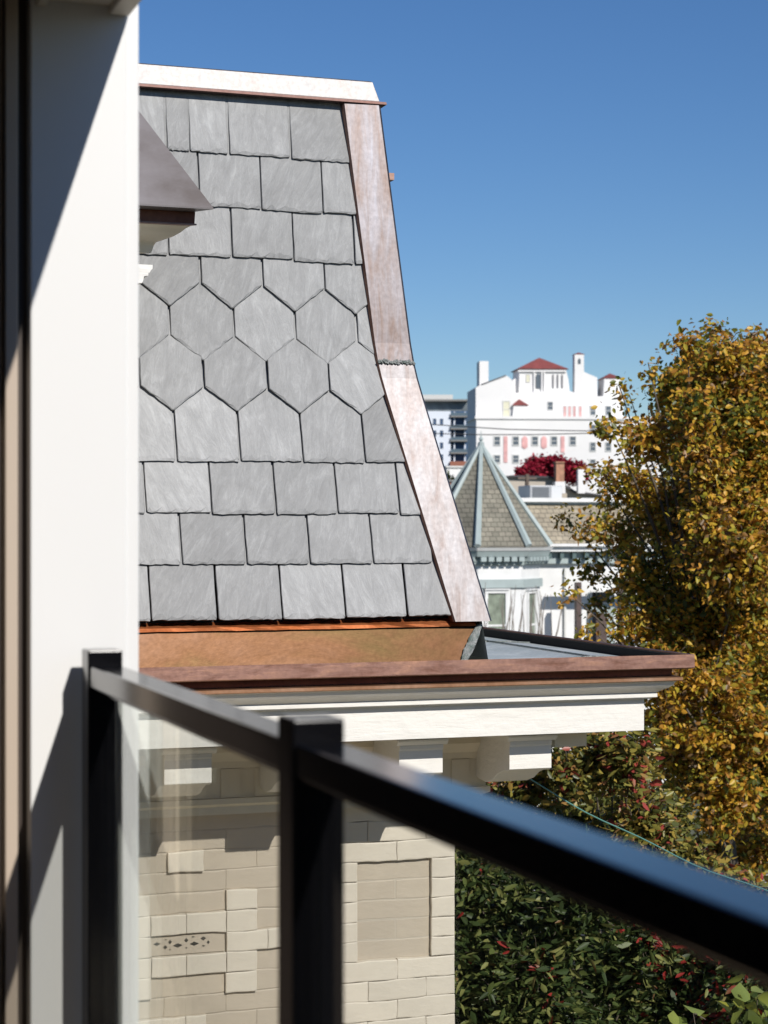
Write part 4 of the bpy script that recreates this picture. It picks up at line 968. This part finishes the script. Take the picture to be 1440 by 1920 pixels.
# main block to the right of the turret
ub, _ = Q.at(1380, 1000, 2.0); ul, _ = Q.at(905, 1000, 2.0)
mb = MB(); mb.box(ul, ub, 2.4, 14, 0, zy(1044)-.0); mb.build('wall', Mwh, qr)
mb = MB(); mb.box(ul, ub+.2, 1.9, 14.2, zy(1036), zy(1026)); mb.box(ul, ub+.3, 1.75, 14.3, zy(1026), zy(1021)); mb.build('eaves', Mwh, qr)
mb = MB(); mb.box(ul, ub+.05, 2.2, 14.05, zy(1060), zy(1036)-.003); mb.build('frieze', Mteal, qr)
mb = MB()
q = ul+2.2
while q < ub: mb.box(q, q+.13, 1.98, 2.2, zy(1050), zy(1037)); q += .42
mb.build('eaves_brackets', Mdk, qr)
mb = MB(); mb.prismx([(2.05, zy(1021)+.002), (3.6, zy(938)), (13, zy(938)), (14, zy(1021)+.002)], ul, ub); mb.build('roof', Msh2, qr)
mb = MB(); mb.box(ul+.2, ub+.1, 3.3, 13.2, zy(938), zy(930)); mb.build('roof_coping', Mwh, qr)
mb = MB(); mb.box(ul+.2, ub+.04, 3.42, 3.58, zy(943), zy(938)-.002); mb.build('roof_trim', Mteal, qr)
def qb(name, px0, px1, y0, y1, v0, v1, mt, par=None):
    a_ = Q.at(px0, 1000, v0)[0]; b_ = Q.at(px1, 1000, v0)[0]; d_ = Q.at(0, 0, v0)
    z1_, z0_ = Q.at((px0+px1)/2, y0, v0)[1], Q.at((px0+px1)/2, y1, v0)[1]
    mb = MB(); mb.box(a_, b_, v0, v1, z0_, z1_); return mb.build(name, mt, par or qr)
Mdoor = mat('brown_door', (.07,.045,.038), .5, var=.3, vscale=4)
dp = qb('door', 1104, 1152, 1112, 1330, 2.30, 2.42, Mteal)
qb('door_panel', 1112, 1138, 1150, 1320, 2.26, 2.32, Mdoor, dp)
tp = qb('transom_window', 1108, 1146, 1107, 1132, 2.24, 2.31, Mwh); qb('pane', 1111, 1142, 1110, 1129, 2.20, 2.26, mat('dark_pane', (.03,.025,.025), .2), tp)
for px_ in (1086, 1166, 1245, 1320): qb('porch_post', px_-4.5, px_+4.5, 1092, 1420, .8, 1.05, Mdoor)
qb('porch_beam', 1075, 1380, 1062, 1072, .75, 1.1, Mwh)
for px_ in (1220, 1300): window(Q, qr, px_-14, px_+14, 1110, 1200, 2.4, glass=bpy.data.materials['dark_pane'], frame=Mteal)
for px_ in (1003, 1060): qb('downpipe', px_-1.6, px_+1.6, 1065, 1420, 2.28, 2.38, Mfr)
# things on its flat roof
zr_ = zy(930)
au, av = Q.at(1022, 900, 6.0)[0], 6.0
ac = thing('rooftop_unit', 'grey metal air conditioning unit on the flat roof beside the turret', 'air conditioner', Q.o + Q.U*au + Q.V*av + Vector((0,0,zr_)), Q.a)
k6 = mpp(66)
bm('casing', mat('grey_sheet', (.33,.34,.35), .5, .3), ac, lambda m_: m_.box(-30*k6, 34*k6, 0, 1.4, 0, 26*k6), .02)
bm('side_grille', mat('unit_grille', (.14,.15,.16), .6), ac, lambda m_: [m_.box(-25*k6, 8*k6, -.03, 0, (3+3*i)*k6, (4.6+3*i)*k6) for i in range(7)])
bm('end_panel', mat('pale_sheet', (.52,.53,.53), .5), ac, lambda m_: m_.box(12*k6, 33*k6, -.02, 0, 2*k6, 24*k6))
# utility pole behind
pp = WD(988, 960, 95); m = MB(); zt_ = (HOR-889)*mpp(95)-GZ
m.tube([(0,0,-.3),(0,0,zt_)], .16, .11, n=8)
up = thing('utility_pole', 'short brown wooden pole standing behind the turret roof', 'pole', (pp.x, pp.y, GZ)); m.build('pole', mat('pole_wood', (.13,.10,.08), .9, var=.2, vscale=3), up)
m = MB(); m.box(-.5, .5, -.05, .05, zt_-.25, zt_-.15); m.build('crossarm', bpy.data.materials['pole_wood'], up)
# red tree in front of the hotel ------------------------------------------
RL = leaf_mat('crimson_leaf', [(0,(.16,.008,.018)),(.5,(.30,.012,.035)),(1,(.42,.03,.055))], .6, .3, .2)
D = 150; lob = [(WD(x, y, D+math.sin(i)*1.2), r*mpp(D), d) for i, (x, y, r, d) in enumerate([(982,884,15,1),(1002,868,16,1),(1022,872,17,1),(1042,866,17,1),(1062,876,18,1),(1082,880,16,1),(1000,888,17,1),(1030,890,17,1),(1070,892,17,1),(1090,895,12,1),(1052,885,16,1)])]
bs = WD(1035, 900, D)
make_tree('crimson_tree', 'crimson red tree below the white hotel windows', 'tree', (bs.x, bs.y, GZ), lob, RL, bark, 130, 9, .30, 51, .16, droop=.1, spread=.16, twig_r=.02)
GD = leaf_mat('far_leaf', [(0,(.03,.05,.02)),(1,(.07,.09,.03))], .6, .2, .2)
lob = [(WD(x, y, 135), r*mpp(135), 1) for x, y, r in [(835,900,14),(832,920,16),(845,905,10)]]
bs = WD(835, 930, 135)
make_tree('dark_tree', 'small dark green tree just right of the copper hip, in front of the white shed', 'tree', (bs.x, bs.y, GZ), lob, GD, bark, 130, 8, .28, 61, .12, droop=.1, spread=.15, twig_r=.02)
# bare climbing stems on the turret wall
m = MB(); rr = random.Random(5)
for i in range(26):
    x0 = rr.uniform(905, 1040); p = [WD(x0, 1235, TD-1.2)]
    x, y = x0, 1235
    lean = rr.uniform(-.5, .6)
    for q in range(7): x += lean*rr.uniform(1, 9); y -= rr.uniform(10, 24); p.append(WD(x, y, TD-1.2))
    c = p[0]; m.tube(p, .022, .007, n=4)
base = WD(970, 1300, TD-1.2)
vine = thing('bare_shrub', 'thin leafless branches of a bare shrub in front of the white turret wall', 'shrub', (base.x, base.y, GZ))
o = m.build('branches', mat('grey_stem', (.22,.19,.16), .9), vine); o.location = -vine.location; o['kind'] = 'stuff'
m = MB(); m.tube([(0,0,-.2),(0,0,3.2)], .07, .04, n=6)
for i in range(26): pass
m.build('trunk', bark, vine)
